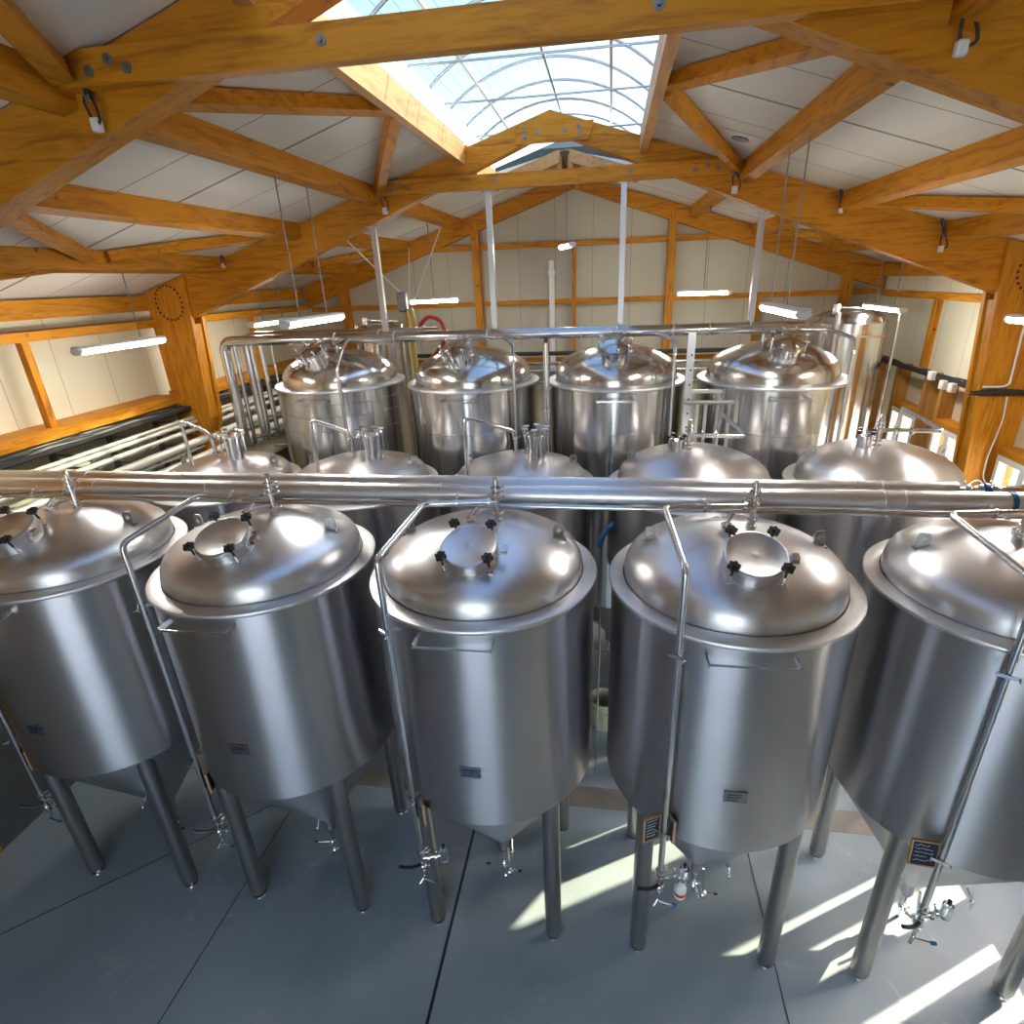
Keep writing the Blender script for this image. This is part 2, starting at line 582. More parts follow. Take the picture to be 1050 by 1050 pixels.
# front gable behind the camera, with a wide glazed opening
fw = MB()
WX0, WX1, WZ0, WZ1 = -2.4, 1.2, .1, 4.4
fw.prism([(XL - .16, 0), (XR + .16, 0), (XR + .16, WZ0), (XL - .16, WZ0)], Y0 - .16, Y0)
fw.prism([(XL - .16, WZ0), (WX0, WZ0), (WX0, WZ1), (XL - .16, WZ1)], Y0 - .16, Y0)
fw.prism([(WX1, WZ0), (XR + .16, WZ0), (XR + .16, WZ1), (WX1, WZ1)], Y0 - .16, Y0)
fw.prism([(XL - .16, WZ1), (XR + .16, WZ1), (XR + .16, zc(XR + .16)), (XC, zc(XC)), (XL - .16, zc(XL - .16))], Y0 - .16, Y0)
struct('wall_front', fw, M['wallB'], smooth=False)
fwin = struct('window_front', MB().box(WX0, Y0 - .10, WZ0, WX1, Y0 - .09, WZ1), M['glass'], smooth=False)
for k in range(5):
    x = WX0 + (WX1 - WX0) * k / 4
    MB().box(x - .04, Y0 - .14, WZ0, x + .04, Y0 - .04, WZ1).obj('window_mullion', M['frame_white'], fwin)
# right wall with its row of windows
WIN = [(7.87, 8.52), (6.75, 7.40), (5.33, 6.15), (3.98, 4.68), (3.20, 3.88), (2.14, 2.79)]
SILL, HEAD = .52, 2.93
ys = [Y0]
rw = MB()
rw.box(XR, Y0, 0, XR + .16, Y1, SILL)
rw.box(XR, Y0, HEAD, XR + .16, Y1, zc(XR))
edges = sorted([v for w_ in WIN for v in w_])
prev = Y0
for a, b in sorted(WIN):
    rw.box(XR, prev, SILL, XR + .16, a, HEAD)
    prev = b
rw.box(XR, prev, SILL, XR + .16, Y1, HEAD)
struct('wall_right', rw, M['wallR'], smooth=False)
for i, (a, b) in enumerate(WIN):
    wr = empty('window_%d' % (i + 1), (3.95, (a + b) / 2, SILL))
    wr['kind'] = 'structure'
    h = HEAD - SILL
    wd = (b - a) / 2
    fr_ = MB()
    fr_.box(-.03, -wd, 0, .05, wd, .06).box(-.03, -wd, h - .06, .05, wd, h)
    fr_.box(-.03, -wd, .06, .05, -wd + .05, h - .06).box(-.03, wd - .05, .06, .05, wd, h - .06)
    fr_.obj('window_frame', M['frame_white'], wr, smooth=False)
    MB().box(-.035, -.045, .06, .045, .045, h - .06).obj('window_mullion', M['frame_white'], wr, smooth=False)
    MB().box(.0, -wd + .05, .06, .008, -.045, h - .06).obj('pane', M['glass'], wr, smooth=False)
    MB().box(.0, .045, .06, .008, wd - .05, h - .06).obj('pane', M['glass'], wr, smooth=False)
    # timber lining round the opening, lintel shelf on top
    ln = MB()
    ln.box(-.03, -wd - .02, h, .15, wd + .02, h + .07)
    ln.obj('window_lintel', M['woody'], wr, smooth=False)
    jb = MB()
    jb.box(.05, -wd - .02, 0, .15, -wd, h).box(.05, wd, 0, .15, wd + .02, h).box(-.03, -wd, -.03, .15, wd, 0)
    jb.obj('window_lining', M['woodn'], wr, smooth=False)

# skylight: white upstands, arched ribs, sheet panels
SZ0, SZ1 = 6.02, 6.22
def upst(sx, x):
    return MB().prism([(x, 5.92), (x - sx * .03, 5.92), (x - sx * .06, SZ1), (x - sx * .03, SZ1)], SKY0, SKY1)
struct('skylight_upstand', upst(1, -1.47), M['whitesheet'], smooth=False)
struct('skylight_upstand', upst(-1, .27), M['whitesheet'], smooth=False)
RX, RISE = .915, .33
def arcp(t, off=0):  # t in [-1, 1]
    R = (RX * RX + RISE * RISE) / (2 * RISE)
    th = math.asin(RX / R)
    a = t * th
    return (XC + (R + off) * math.sin(a), SZ1 + RISE - R + (R + off) * math.cos(a))
sheet = [arcp(-1 + 2 * i / 20) for i in range(21)] + [arcp(1 - 2 * i / 20, .01) for i in range(21)]
skyl = struct('skylight_glazing', MB(), M['poly'])
bpy.data.objects.remove(skyl)
mb = MB()
for i in range(20):
    a, b = arcp(-1 + 2 * i / 20), arcp(-1 + 2 * (i + 1) / 20)
    mb.prism([a, b, (b[0], b[1] + .008), (a[0], a[1] + .008)], SKY0, SKY1)
skyl = struct('skylight_glazing', mb, M['poly'], smooth=False)
k = 0
y = 5.44 - .652 * 14
while y < SKY1 + .05:
    if y > SKY0 - .05:
        MB().tube([(p[0], y, p[1] - .012) for p in [arcp(-1 + 2 * i / 16) for i in range(17)]], .012, 6, .001, 1).obj('skylight_rib', M['galv'], skyl)
    y += .652
for t in (-.66, -.02, .58):
    x, z = arcp(t)
    MB().box(x - .012, SKY0, z - .03, x + .012, SKY1, z - .004).obj('skylight_bar', M['galv'], skyl, smooth=False)
for y in (4.9, 5.9, 7.2):
    MB().cyl((XC - RX, y, 6.21), (XC + RX, y, 6.21), .009, n=8).obj('tie_rod', M['galv'], skyl)
# end caps of the vault
for y in (SKY0, SKY1):
    pl = [arcp(-1 + 2 * i / 20) for i in range(21)] + [(KR, 6.0), (KL, 6.0)]
    if y == SKY1:
        pl = [arcp(-1 + 2 * i / 20) for i in range(21)] + [(XC + RX, 6.0), (XC, 6.2), (XC - RX, 6.0)]
    MB().prism(pl, y, y + .02).obj('skylight_end', M['poly'], skyl, smooth=False)

# portal frames
FY = [-4.48, -.89, 2.70, 6.29]
def rafter_poly(s):
    f = lambda d: XC + s * d
    return [(XC, 6.03), (f(4.16), 4.475), (f(4.66), 4.30), (f(4.68), zc(f(4.68)) - .005), (XC, zc(XC) - .005)]
for fi, y in enumerate(FY):
    names = {3: 'middle', 2: 'nearest', 1: 'overhead', 0: 'front'}
    fr = empty('portal_frame', (0, y, 0))
    lab = {3: 'orange glulam portal frame across mid hall, its collar beam above the middle tanks',
           2: 'nearest orange glulam portal frame, its collar beam crossing the very top of the view',
           1: 'orange glulam portal frame over the camera', 0: 'orange glulam portal frame against the front gable'}[fi]
    tag(fr, lab, 'timber frame', 'glulam portal frames of the hall')
    for s in (-1, 1):
        rp = rafter_poly(s)
        MB().prism(rp, 0, .14).obj('rafter', M['woodx'], fr, smooth=False)
        # column: two planks with the rafter end between
        if s < 0:
            cp = [(-5.50, 0), (-5.49, 0), (-5.47, 1.3), (-5.26, 2.1), (-4.845, 3.3), (-4.825, 3.6), (-4.775, 4.46), (-4.745, zc(-4.745) - .01), (-5.285, zc(-5.285) - .01), (-5.285, 2.6), (-5.50, 2.4)]
        else:
            cp = [(XR - .005, 0), (3.90, 0), (3.665, 3.3), (3.575, 4.47), (3.555, zc(3.555) - .01), (XR - .005, zc(XR) - .01)]
        MB().prism(cp, -.05, 0).obj('column', M['woodz'], fr, smooth=False)
        MB().prism(cp, .14, .19).obj('column', M['woodz'], fr, smooth=False)
        if s < 0:
            cc = [(-5.50, 0), (-5.49, 0), (-5.48, 1.3), (-5.28, 2.1), (-4.87, 3.3), (-4.85, 3.6), (-4.80, 4.40), (-5.285, 4.25), (-5.285, 2.6), (-5.50, 2.4)]
        else:
            cc = [(XR - .005, 0), (3.92, 0), (3.69, 3.3), (3.60, 4.40), (XR - .005, 4.25)]
        MB().prism(cc, 0, .14).obj('column_core', M['woodz'], fr, smooth=False)
        # ring of dark bolt plugs at the knee
        cx = -5.0 if s < 0 else 3.86
        if fi == 3:
            for q in range(22):
                a = 2 * PI * q / 22
                part('bolt_plug', 'p', lambda m: m.cyl((0, -.004, 0), (0, .01, 0), .014, n=8), M['plug'], fr,
                     (cx + .165 * math.cos(a), -.05, 4.64 + .185 * math.sin(a)))
    if fi in (2, 3):
        # collar beam on the near face
        MB().prism([(-2.42, 5.57), (1.06, 5.57), (1.12, 5.64), (1.02, 5.70), (-2.30, 5.70), (-2.44, 5.63)], -.07, 0).obj('collar_beam', M['woodx'], fr, smooth=False)
        for bx, bz in ((-2.2, 5.62), (-2.1, 5.655), (-2.02, 5.62), (-1.15, 5.64), (.15, 5.64), (.75, 5.62), (.86, 5.65), (.95, 5.62)):
            part('bolt', 'b', lambda m: (m.cyl((0, -.004, 0), (0, .01, 0), .022, n=12), m.cyl((0, -.02, 0), (0, .01, 0), .010, n=6)), M['grey'], fr, (bx, -.07, bz))
        MB().prism([(-.93, 5.93), (-.24, 5.93), (-.19, 6.085), (-.93, 6.085)], -.03, 0).obj('ridge_plate', M['woodx'], fr, smooth=False)
        for bx, bz in ((-.85, 6.04), (-.84, 5.98), (-.72, 6.02), (-.46, 6.02), (-.33, 6.04), (-.32, 5.98)):
            part('bolt', 'b', None, M['grey'], fr, (bx, -.03, bz))
    else:
        MB().prism([(-2.42, 5.57), (1.06, 5.57), (1.12, 5.64), (1.02, 5.70), (-2.30, 5.70), (-2.44, 5.63)], -.07, 0).obj('collar_beam', M['woodx'], fr, smooth=False)

# gable frame at the back
gf = empty('gable_frame', (0, 9.86, 0))
tag(gf, 'slim orange timber frame standing against the back gable wall', 'timber frame')
for s in (-1, 1):
    f = lambda d: XC + s * d
    MB().prism([(XC, 6.0), (f(4.66), 4.42), (f(4.66), zc(f(4.66)) - .01), (XC, zc(XC) - .01)], 0, .13).obj('rafter', M['woodx'], gf, smooth=False)
for x in (-2.18, .92):
    MB().box(x - .06, -.02, 0, x + .06, .13, 5.62).obj('post', M['woodz'], gf, smooth=False)
for x in (-4.55, 3.55):
    MB().box(x - .06, -.02, 0, x + .06, .13, 4.72).obj('post', M['woodz'], gf, smooth=False)
MB().box(-.63, .04, 0, -.57, .13, 5.24).obj('post', M['woodz'], gf, smooth=False)
for x in (-3.45, 2.3):
    MB().box(x - .035, .04, 0, x + .035, .13, 4.38).obj('post', M['woodz'], gf, smooth=False)
for z in (5.24, 4.38, 3.45):
    hw = min(4.6, (6.0 - z) / .32)
    MB().box(max(XL, XC - hw), .05, z - .04, min(XR, XC + hw), .13, z + .04).obj('rail', M['woodx'], gf, smooth=False)

# purlins: along the roof, one between each pair of frames
bays = [(-4.34, -.89), (-.75, 2.70), (2.84, 6.29), (6.43, 9.86)]
bay_names = ['front bay', 'overhead bay', 'nearest bay', 'rear bay']
for bi, (ya, yb) in enumerate(bays):
    for d, nm in ((1.80, 'upper'), (2.72, 'middle'), (3.66, 'lower')):
        for s, sn in ((-1, 'left'), (1, 'right')):
            x = XC + s * d
            z = zc(x)
            a = math.atan(.305) * s
            mb = MB()
            wv, hv = .085, .15
            c_, s_ = math.cos(a), math.sin(a)
            pr = []
            for px_, pz_ in ((-wv / 2, -hv), (wv / 2, -hv), (wv / 2, -.004), (-wv / 2, -.004)):
                pr.append((x + px_, z + pz_ - px_ * .305 * s))
            mb.prism(pr, ya, yb)
            tag(mb.obj('purlin', M['woody'], smooth=False),
                '%s of the three %s-slope timber purlins in the %s' % (nm, sn, bay_names[bi]), 'purlin', 'purlins under the roof panels')
    for s, sn in ((-1, 'left'), (1, 'right')):
        x = -5.34 if s < 0 else XR - .05
        tag(MB().box(x - .045, ya, zc(x) - .19, x + .045, yb, zc(x) - .02).obj('eaves_beam', M['woody'], smooth=False),
            'timber eaves beam along the top of the %s wall in the %s' % (sn, bay_names[bi]), 'beam')
# skylight kerb beams
for s, x, sn in ((-1, -1.475, 'left'), (1, .275, 'right')):
    for bi, (ya, yb) in enumerate(bays[:3]):
        tag(MB().box(x - .035, ya, 5.80, x + .035, yb, 5.99).obj('kerb_beam', M['ply'], smooth=False),
            'timber kerb beam along the %s edge of the skylight in the %s' % (sn, bay_names[bi]), 'beam', 'skylight kerb beams')
    tag(MB().box(x - .035, 6.43, 5.80, x + .035, SKY1, 5.99).obj('kerb_beam', M['ply'], smooth=False),
        'short timber kerb beam on the %s edge of the skylight beyond the middle frame' % sn, 'beam', 'skylight kerb beams')
ek = empty('skylight_end_kerb', (XC, SKY1, 0))
tag(ek, 'orange sloped timber kerb closing the far end of the skylight', 'beam')
MB().prism([(-.9, 5.80), (-.06, 6.06), (-.06, 6.2), (-.9, 5.94)], -.04, .04).obj('board', M['ply'], ek, smooth=False)
MB().prism([(.9, 5.80), (.06, 6.06), (.06, 6.2), (.9, 5.94)], -.04, .04).obj('board', M['ply'], ek, smooth=False)
tag(MB().box(XC - .10, SKY1, 6.0, XC - .04, 9.86, 6.15).obj('ridge_purlin', M['woodn'], smooth=False), 'left of the paired ridge purlins beyond the skylight', 'purlin', 'ridge purlins')
tag(MB().box(XC + .04, SKY1, 6.0, XC + .10, 9.86, 6.15).obj('ridge_purlin', M['ply'], smooth=False), 'right of the paired ridge purlins beyond the skylight', 'purlin', 'ridge purlins')

# wind braces
def brace(x0, y0, x1, y1, lab, w_=.09, h_=.08):
    a = (x0, y0, zc(x0) - .06)
    b = (x1, y1, zc(x1) - .06)
    n_ = (-.305 * (1 if x0 < XC else -1), 0, 1)
    tag(MB().obox(a, b, w_, h_, n_).obj('wind_brace', M['woody'], smooth=False), lab, 'brace', 'timber wind braces under the roof')
for bi, (ya, yb) in enumerate(bays):
    ym = (ya + yb) / 2
    bn = bay_names[bi]
    for s, sn in ((-1, 'left'), (1, 'right')):
        f = lambda d: XC + s * d
        if bi < 3:
            brace(f(.93), ym - .12, f(1.72), ya + .10, 'wind brace from the %s skylight kerb to the near frame in the %s' % (sn, bn))
            brace(f(.93), ym + .0, f(1.72), yb - .10, 'wind brace from the %s skylight kerb to the far frame in the %s' % (sn, bn))
        brace(f(3.60), ym - .1, f(2.80), ya + .10, '%s wind brace between lower and middle purlins, near half of the %s' % (sn, bn))
        brace(f(3.60), ym + .1, f(2.80), yb - .10, '%s wind brace between lower and middle purlins, far half of the %s' % (sn, bn))
        brace(f(3.70), ym, f(4.48), ya + .10, 'wind brace from lower %s purlin to eaves, near half of the %s' % (sn, bn))

# wall rails and posts
for bi in (1, 2, 3):
    ya, yb = bays[bi]
    ya += .05; yb -= .05
    nb = bay_names[bi]
    tag(MB().box(XL, ya, 4.38, -5.23, yb, 4.465).obj('wall_rail', M['woody'], smooth=False), 'upper timber rail on the left wall in the %s' % nb, 'rail', 'timber rails on the left wall')
    tag(MB().box(XL, ya, 3.50, -5.19, yb, 3.60).obj('wall_rail', M['woody'], smooth=False), 'lower timber rail on the left wall above the pipes in the %s' % nb, 'rail', 'timber rails on the left wall')
    yp = {1: 1.0, 2: 4.60, 3: 8.15}[bi]
    tag(MB().box(-5.30, yp - .035, 3.60, -5.23, yp + .035, 4.38).obj('wall_post', M['woodz'], smooth=False), 'short timber post between the left wall rails in the %s' % nb, 'post')
    tag(MB().box(XR - .08, ya, 4.32, XR, yb, 4.40).obj('wall_rail', M['woody'], smooth=False), 'timber rail high on the right wall in the %s' % nb, 'rail')
    ypr = {1: 1.0, 2: 4.6, 3: 8.22}[bi]
    tag(MB().box(XR - .08, ypr - .035, 3.50, XR, ypr + .035, 4.32).obj('wall_post', M['woodz'], smooth=False), 'upper timber stud on the right wall in the %s' % nb, 'post')
for k, (y, ln) in enumerate(((8.60, 'farthest'), (7.82, 'second farthest'), (7.44, 'third from the back'), (5.30, 'nearer than the column'), (9.35, 'beside the back corner'))):
    tag(MB().box(3.93, y - .03, 0, XR, y + .04, 3.48).obj('wall_stud', M['woodn'], smooth=False), 'deep brown timber stud of the right wall under the cable tray, %s' % ln, 'stud', 'deep studs of the right wall')

# floor joints and drain
def joint(x0, y0, x1, y1, w_, lab, nm='floor_joint', cat='floor joint', z=.003):
    tag(MB().obox((x0, y0, z / 2), (x1, y1, z / 2), w_, z).obj(nm, M['joint'], smooth=False), lab, cat)
joint(-1.155, 3.97, -1.128, Y0 + .3, .022, 'narrow black slot drain running forward beside the middle tank', 'slot_drain', 'drain')
joint(-4.9, 2.13, -3.1, 3.76, .006, 'thin floor joint slanting between the left tanks')
joint(-3.05, 1.2, -3.0, 3.9, .006, 'thin straight floor joint under the second tank')
joint(1.305, 3.9, 1.315, 1.0, .006, 'thin straight floor joint between the right tanks')

# outside
struct('ground', MB().box(-60, -60, -.3, 70, 70, -.22), M['ground'])
tag(MB().box(6.3, 4.8, -.22, 6.6, 9.4, 1.05).obj('garden_wall', M['yellow'], smooth=False), 'low yellow rendered wall outside the side windows', 'wall')
tag(MB().box(5.0, 8.6, -.22, 5.7, 9.2, 1.4).obj('crate_stack', M['bluebox'], smooth=False, bevel=.02), 'blue crate outside the far side window', 'crate')

# ---------------------------------------------------------------- tanks
def ncyl(c, n_, r, h, mb, seg=20):
    c = Vector(c); n_ = Vector(n_).normalized()
    mb.cyl(c, c + n_ * h, r, n=seg)

def dome_prof(R, rise, style='round'):
    k = rise / .325
    if style == 'cone':   # flatter crown with a visible seam
        return [(R * .870, -.01), (R * .870, .05), (R * .858, .10 * k), (R * .82, .145 * k), (R * .76, .18 * k), (R * .755, .184 * k),
                (R * .55, .25 * k), (R * .3, .30 * k), (R * .12, .32 * k), (0, .325 * k)]
    return [(R * .870, -.01), (R * .870, .05 * k), (R * .860, .092 * k), (R * .830, .138 * k), (R * .775, .178 * k), (R * .69, .215 * k), (R * .57, .252 * k), (R * .43, .284 * k),
            (R * .28, .307 * k), (R * .14, .320 * k), (0, .325 * k)]
def dome_z(prof, r):
    for (r0, z0), (r1, z1) in zip(prof, prof[1:]):
        if r1 <= r <= r0:
            t = (r0 - r) / max(1e-6, r0 - r1)
            return z0 + t * (z1 - z0)
    return prof[-1][1]

def knob(m):
    m.cyl((0, 0, -.055), (0, 0, .0), .007, n=8)
    m.cyl((0, 0, 0), (0, 0, .012), .012, .018, n=10)
    n = 6
    prof = []
    for i in range(24):
        a = 2 * PI * i / 24
        prof.append((math.cos(a) * (.030 + .005 * math.cos(n * a)), math.sin(a) * (.030 + .005 * math.cos(n * a))))
    m.prism(prof, .008, .030, 'z')
    m.cyl((0, 0, .028), (0, 0, .038), .010, n=8)

def clamp(mb, p, d, r=.02, t=.014):
    """tri-clamp ring with its wing nut"""
    p = Vector(p); d = Vector(d).normalized()
    mb.cyl(p - d * t / 2, p + d * t / 2, r, n=14)
    s = d.orthogonal().normalized()
    mb.cyl(p + s * r * .9 - d * .004, p + s * (r + .018) - d * .004, .005, n=6)
    mb.ball(p + s * (r + .02), .008, 8)

def clamp_part(root, p, d, r=.02):
    m = MB()
    clamp(m, p, d, r)
    return m.obj('pipe_clamp', M['chrome'], root)

def shared_tank(root, R, zr, zb, rise, style, mshell, mdome, legs=True, tip=.42, cone=True, bands=()):
    key = (R, zr, zb, rise, style)
    part('shell', key, lambda m: m.lathe([(R - .045, zb), (R - .02, zb + .005), (R - .02, zb + .03), (R - .02, zr - .03), (R - .03, zr - .028)], 96), mshell, root)
    part('rim_flange', key, lambda m: m.lathe([(R - .03, zr - .03), (R - .003, zr - .026), (R, zr - .018), (R, zr - .006), (R - .004, zr), (R * .884, zr + .012), (R * .879, zr + .010), (R * .877, zr - .012)], 96), M['rim'], root)
    pr = dome_prof(R, rise, style)
    part('dome', key, lambda m: m.lathe([(r, zr + z) for r, z in pr], 96), mdome, root)
    if cone:
        part('cone', key, lambda m: m.lathe([(R - .03, zb + .01), (R - .05, zb - .03), (.06, tip), (.045, tip - .02), (.045, .30), (0, .30)], 64), M['shell'], root)
    if legs:
        for sx in (-1, 1):
            for sy in (-1, 1):
                a = .657 / .75 * R * math.sqrt(.5)
                lg = part('leg', (zb,), lambda m: m.cyl((0, 0, .055), (0, 0, zb + .05), .062, n=24), M['leg'], root, (sx * a, sy * a, 0))
                part('foot_pad', 1, lambda m: (m.cyl((0, 0, 0), (0, 0, .014), .055, .050, n=20), m.cyl((0, 0, .014), (0, 0, .06), .030, n=16)), M['chrome'], lg)
    for z in bands:
        part('weld_band', (R, z), lambda m: m.lathe([(R - .022, z - .010), (R - .017, z - .005), (R - .017, z + .005), (R - .022, z + .010)], 96), mshell, root)
    return pr

def handrail(root, zr, R, w_=.44, x=-.02, dz=.075):
    y0, y1 = -math.sqrt(max(0, (R - .03) ** 2 - (w_ / 2) ** 2)), -(R + .055)
    z = zr - dz
    def b(m):
        for s in (-1, 1):
            m.obox((s * w_ / 2, y0, z), (s * w_ / 2, y1, z), .006, .034)
        m.obox((-w_ / 2, y1, z), (w_ / 2, y1, z), .008, .014)
    return part('hose_rail', (zr, R, w_), b, M['steel'], root, (x, 0, 0))

def manhole(root, prof, zr, y=-.38, x=.02, r=.168):
    z = zr + dome_z(prof, abs(y))
    slope_ = .40
    n_ = Vector((0, -slope_, 1)).normalized()
    q = n_.to_track_quat('Z', 'Y').to_euler()
    mh = part('manhole', 1, lambda m: (m.cyl((0, 0, -.07), (0, 0, .066), r - .012, n=48), m.cyl((0, 0, .058), (0, 0, .074), r, n=48),
                                       m.cyl((0, 0, -.02), (0, 0, -.008), r - .004, n=48)), M['dome'], root, (x, y, z + .012), q)
    part('lid', 1, lambda m: m.lathe([(r - .002, .074), (r, .078), (r, .092), (r - .010, .096), (r - .016, .092), (.03, .086), (.012, .087), (0, .089)], 64), M['rim'], mh)
    for i, a in enumerate((52, 128, 222, 318)):
        a = math.radians(a)
        k_ = part('clamp_knob', 1, knob, M['black'], mh, ((r + .012) * math.cos(a), (r + .012) * math.sin(a), .105))
        part('swing_bolt', 1, lambda m: (m.cyl((0, 0, -.13), (0, 0, -.03), .006, n=8), m.box(-.014, -.008, -.14, .014, .008, -.11)), M['chrome'], k_)
    part('hinge_bracket', 1, lambda m: (m.box(r - .01, -.03, .05, r + .055, .03, .062), m.box(r + .02, -.022, .062, r + .055, .022, .085), m.box(r - .03, -.03, .0, r, .03, .055)), M['steel'], mh)
    return mh

def lug(root, prof, zr, ang, R=.5):
    z = zr + dome_z(prof, R)
    def b(m):
        n = 10
        pts = [(-.034, -.03), (.034, -.03), (.034, .055), (.018, .072), (-.018, .072), (-.034, .055)]
        # plate with a hole: ring strip
        hole = [(.016 * math.cos(2 * PI * i / 12), .03 + .016 * math.sin(2 * PI * i / 12)) for i in range(12)]
        out = []
        for i in range(12):
            a = 2 * PI * i / 12
            dx, dz = math.cos(a), math.sin(a)
            ts = []
            if abs(dx) > 1e-6: ts.append(.034 / abs(dx))
            if dz > 1e-6: ts.append(.042 / dz)
            if dz < -1e-6: ts.append(.06 / -dz)
            t = min(ts)
            out.append((dx * t, .03 + dz * t))
        vs = [(x, -.005, z_) for x, z_ in hole] + [(x, -.005, z_) for x, z_ in out] + [(x, .005, z_) for x, z_ in hole] + [(x, .005, z_) for x, z_ in out]
        fs = []
        for i in range(12):
            j = (i + 1) % 12
            fs += [(i, j, 12 + j, 12 + i), (24 + i, 36 + i, 36 + j, 24 + j), (i, 24 + i, 24 + j, j), (12 + i, 12 + j, 36 + j, 36 + i)]
        m.add(vs, fs)
        m.box(-.045, -.028, -.034, .045, .028, -.024)
    a = math.radians(ang)
    return part('lifting_lug', 1, b, M['leg'], root, (R * math.cos(a), R * math.sin(a), z + .012), (0, 0, math.radians(12 if math.cos(a) > 0 else -12)))

def valve_stack(root, x, y, z0, z1, r=.014):
    mb = MB()
    mb.cyl((x, y, z0 - .02), (x, y, z1), r, n=14)
    mb.cyl((x, y, z0 - .02), (x, y, z0 + .012), r * 1.8, n=14)
    h = z1 - z0
    for t in (.16, .55, .68, .8):
        clamp(mb, (x, y, z0 + h * t), (0, 0, 1), .033 if t > .5 else .030)
    mb.cyl((x, y, z1 - .015), (x, y, z1 + .012), .022, .016, n=12)
    o = mb.obj('relief_valve', M['chrome'], root)
    return o

def end_valves(root, p, flip=1, jar=True, blue=True):
    """fittings at the foot of a drop pipe"""
    x, y, z = p
    mb = MB()
    mb.cyl((x, y, z + .05), (x, y, z - .16), .013, n=12)
    clamp(mb, (x, y, z + .02), (0, 0, 1), .024)
    clamp(mb, (x, y, z - .05), (0, 0, 1), .024)
    mb.ball((x, y, z - .085), .028, 12)
    clamp(mb, (x, y, z - .125), (0, 0, 1), .024)
    mb.cyl((x, y, z - .01), (x + .13 * flip, y + .03, z), .012, n=10)
    clamp(mb, (x + .05 * flip, y + .01, z - .006), (flip, .2, 0), .024)
    clamp(mb, (x + .10 * flip, y + .02, z - .002), (flip, .2, 0), .022)
    mb.tube([(x, y, z - .15), (x, y, z - .20), (x - .03, y - .03, z - .24)], .011, 10, .02)
    vb = mb.obj('valve_body', M['chrome'], root)
    lv = MB()
    lv.tube([(x - .01, y - .02, z - .05), (x - .05, y - .05, z - .045), (x - .10, y - .07, z - .03), (x - .14, y - .085, z - .005)], .012, 8, .03)
    lv.obj('black_lever', M['black'], vb)
    if blue:
        MB().tube([(x, y - .02, z - .20), (x + .09, y - .03, z - .21)], .006, 8).obj('small_lever', M['chrome'], vb)
        MB().cyl((x + .085, y - .03, z - .21), (x + .115, y - .03, z - .21), .011, n=10).obj('lever_tip', M['blue'], vb)
    if jar:
        jx, jy, jz = x + .155 * flip, y + .035, z + .0
        MB().lathe([(0, -.055), (.022, -.055), (.030, -.045), (.032, -.01), (.026, .01), (.032, .03), (.030, .06), (.016, .07), (.016, .078), (0, .078)], 20, (jx, jy, jz)).obj('airlock_glass', M['jar'], vb)
        MB().cyl((jx, jy, jz + .074), (jx, jy, jz + .10), .012, n=10).obj('airlock_cap', M['black'], vb)
    return vb

def bottom_outlet(root):
    mb = MB()
    mb.cyl((0, 0, .32), (0, 0, .14), .022, n=14)
    clamp(mb, (0, 0, .27), (0, 0, 1), .036)
    mb.cyl((0, 0, .14), (.0, -.02, .11), .03, n=14)
    mb.cyl((.05, -.06, .38), (.06, -.09, .16), .010, n=10)
    mb.ball((.06, -.09, .13), .036, 12)
    mb.cyl((.0, -.05, .12), (.05, -.09, .12), .016, n=10)
    clamp(mb, (0, -.02, .12), (0, 1, .2), .034)
    clamp(mb, (.03, -.1, .10), (1, .2, .2), .030)
    mb.cyl((-.02, -.03, .13), (-.12, -.06, .15), .006, n=8)
    mb.cyl((.07, -.09, .14), (.15, -.11, .17), .006, n=8)
    mb.cyl((0, 0, .005), (0, 0, .14), .012, n=8)
    o = part('outlet_valve', 'o', lambda m: m.add(mb.v, mb.f), M['chrome'], root)
    part('handle_grip', 'g', lambda m: m.cyl((-.11, -.058, .149), (-.145, -.067, .156), .009, n=8), M['black'], o)
    part('handle_grip', 'h', lambda m: m.cyl((.14, -.107, .167), (.165, -.113, .176), .009, n=8), M['black'], o)
    # sample tap on the cone
    part('sample_tap', 's', lambda m: (m.cyl((.14, -.30, .80), (.15, -.36, .76), .007, n=8), m.ball((.15, -.365, .75), .016, 10), m.cyl((.15, -.365, .75), (.15, -.37, .69), .006, n=8), m.cyl((.15, -.37, .76), (.15, -.35, .82), .004, n=6)), M['chrome'], root)

def nameplate(root, R, z=1.93):
    pl = part('nameplate', R, lambda m: m.box(-.065, -(R - .008), z - .04, .065, -(R - .025), z + .04), M['plate'], root, smooth=False)
    def t(m):
        for k in range(3):
            m.box(-.05, -(R - .006), z + .018 - k * .022, .035 - k * .01, -(R - .009), z + .026 - k * .022)
    part('plate_lettering', R, t, M['ink'], pl, smooth=False)

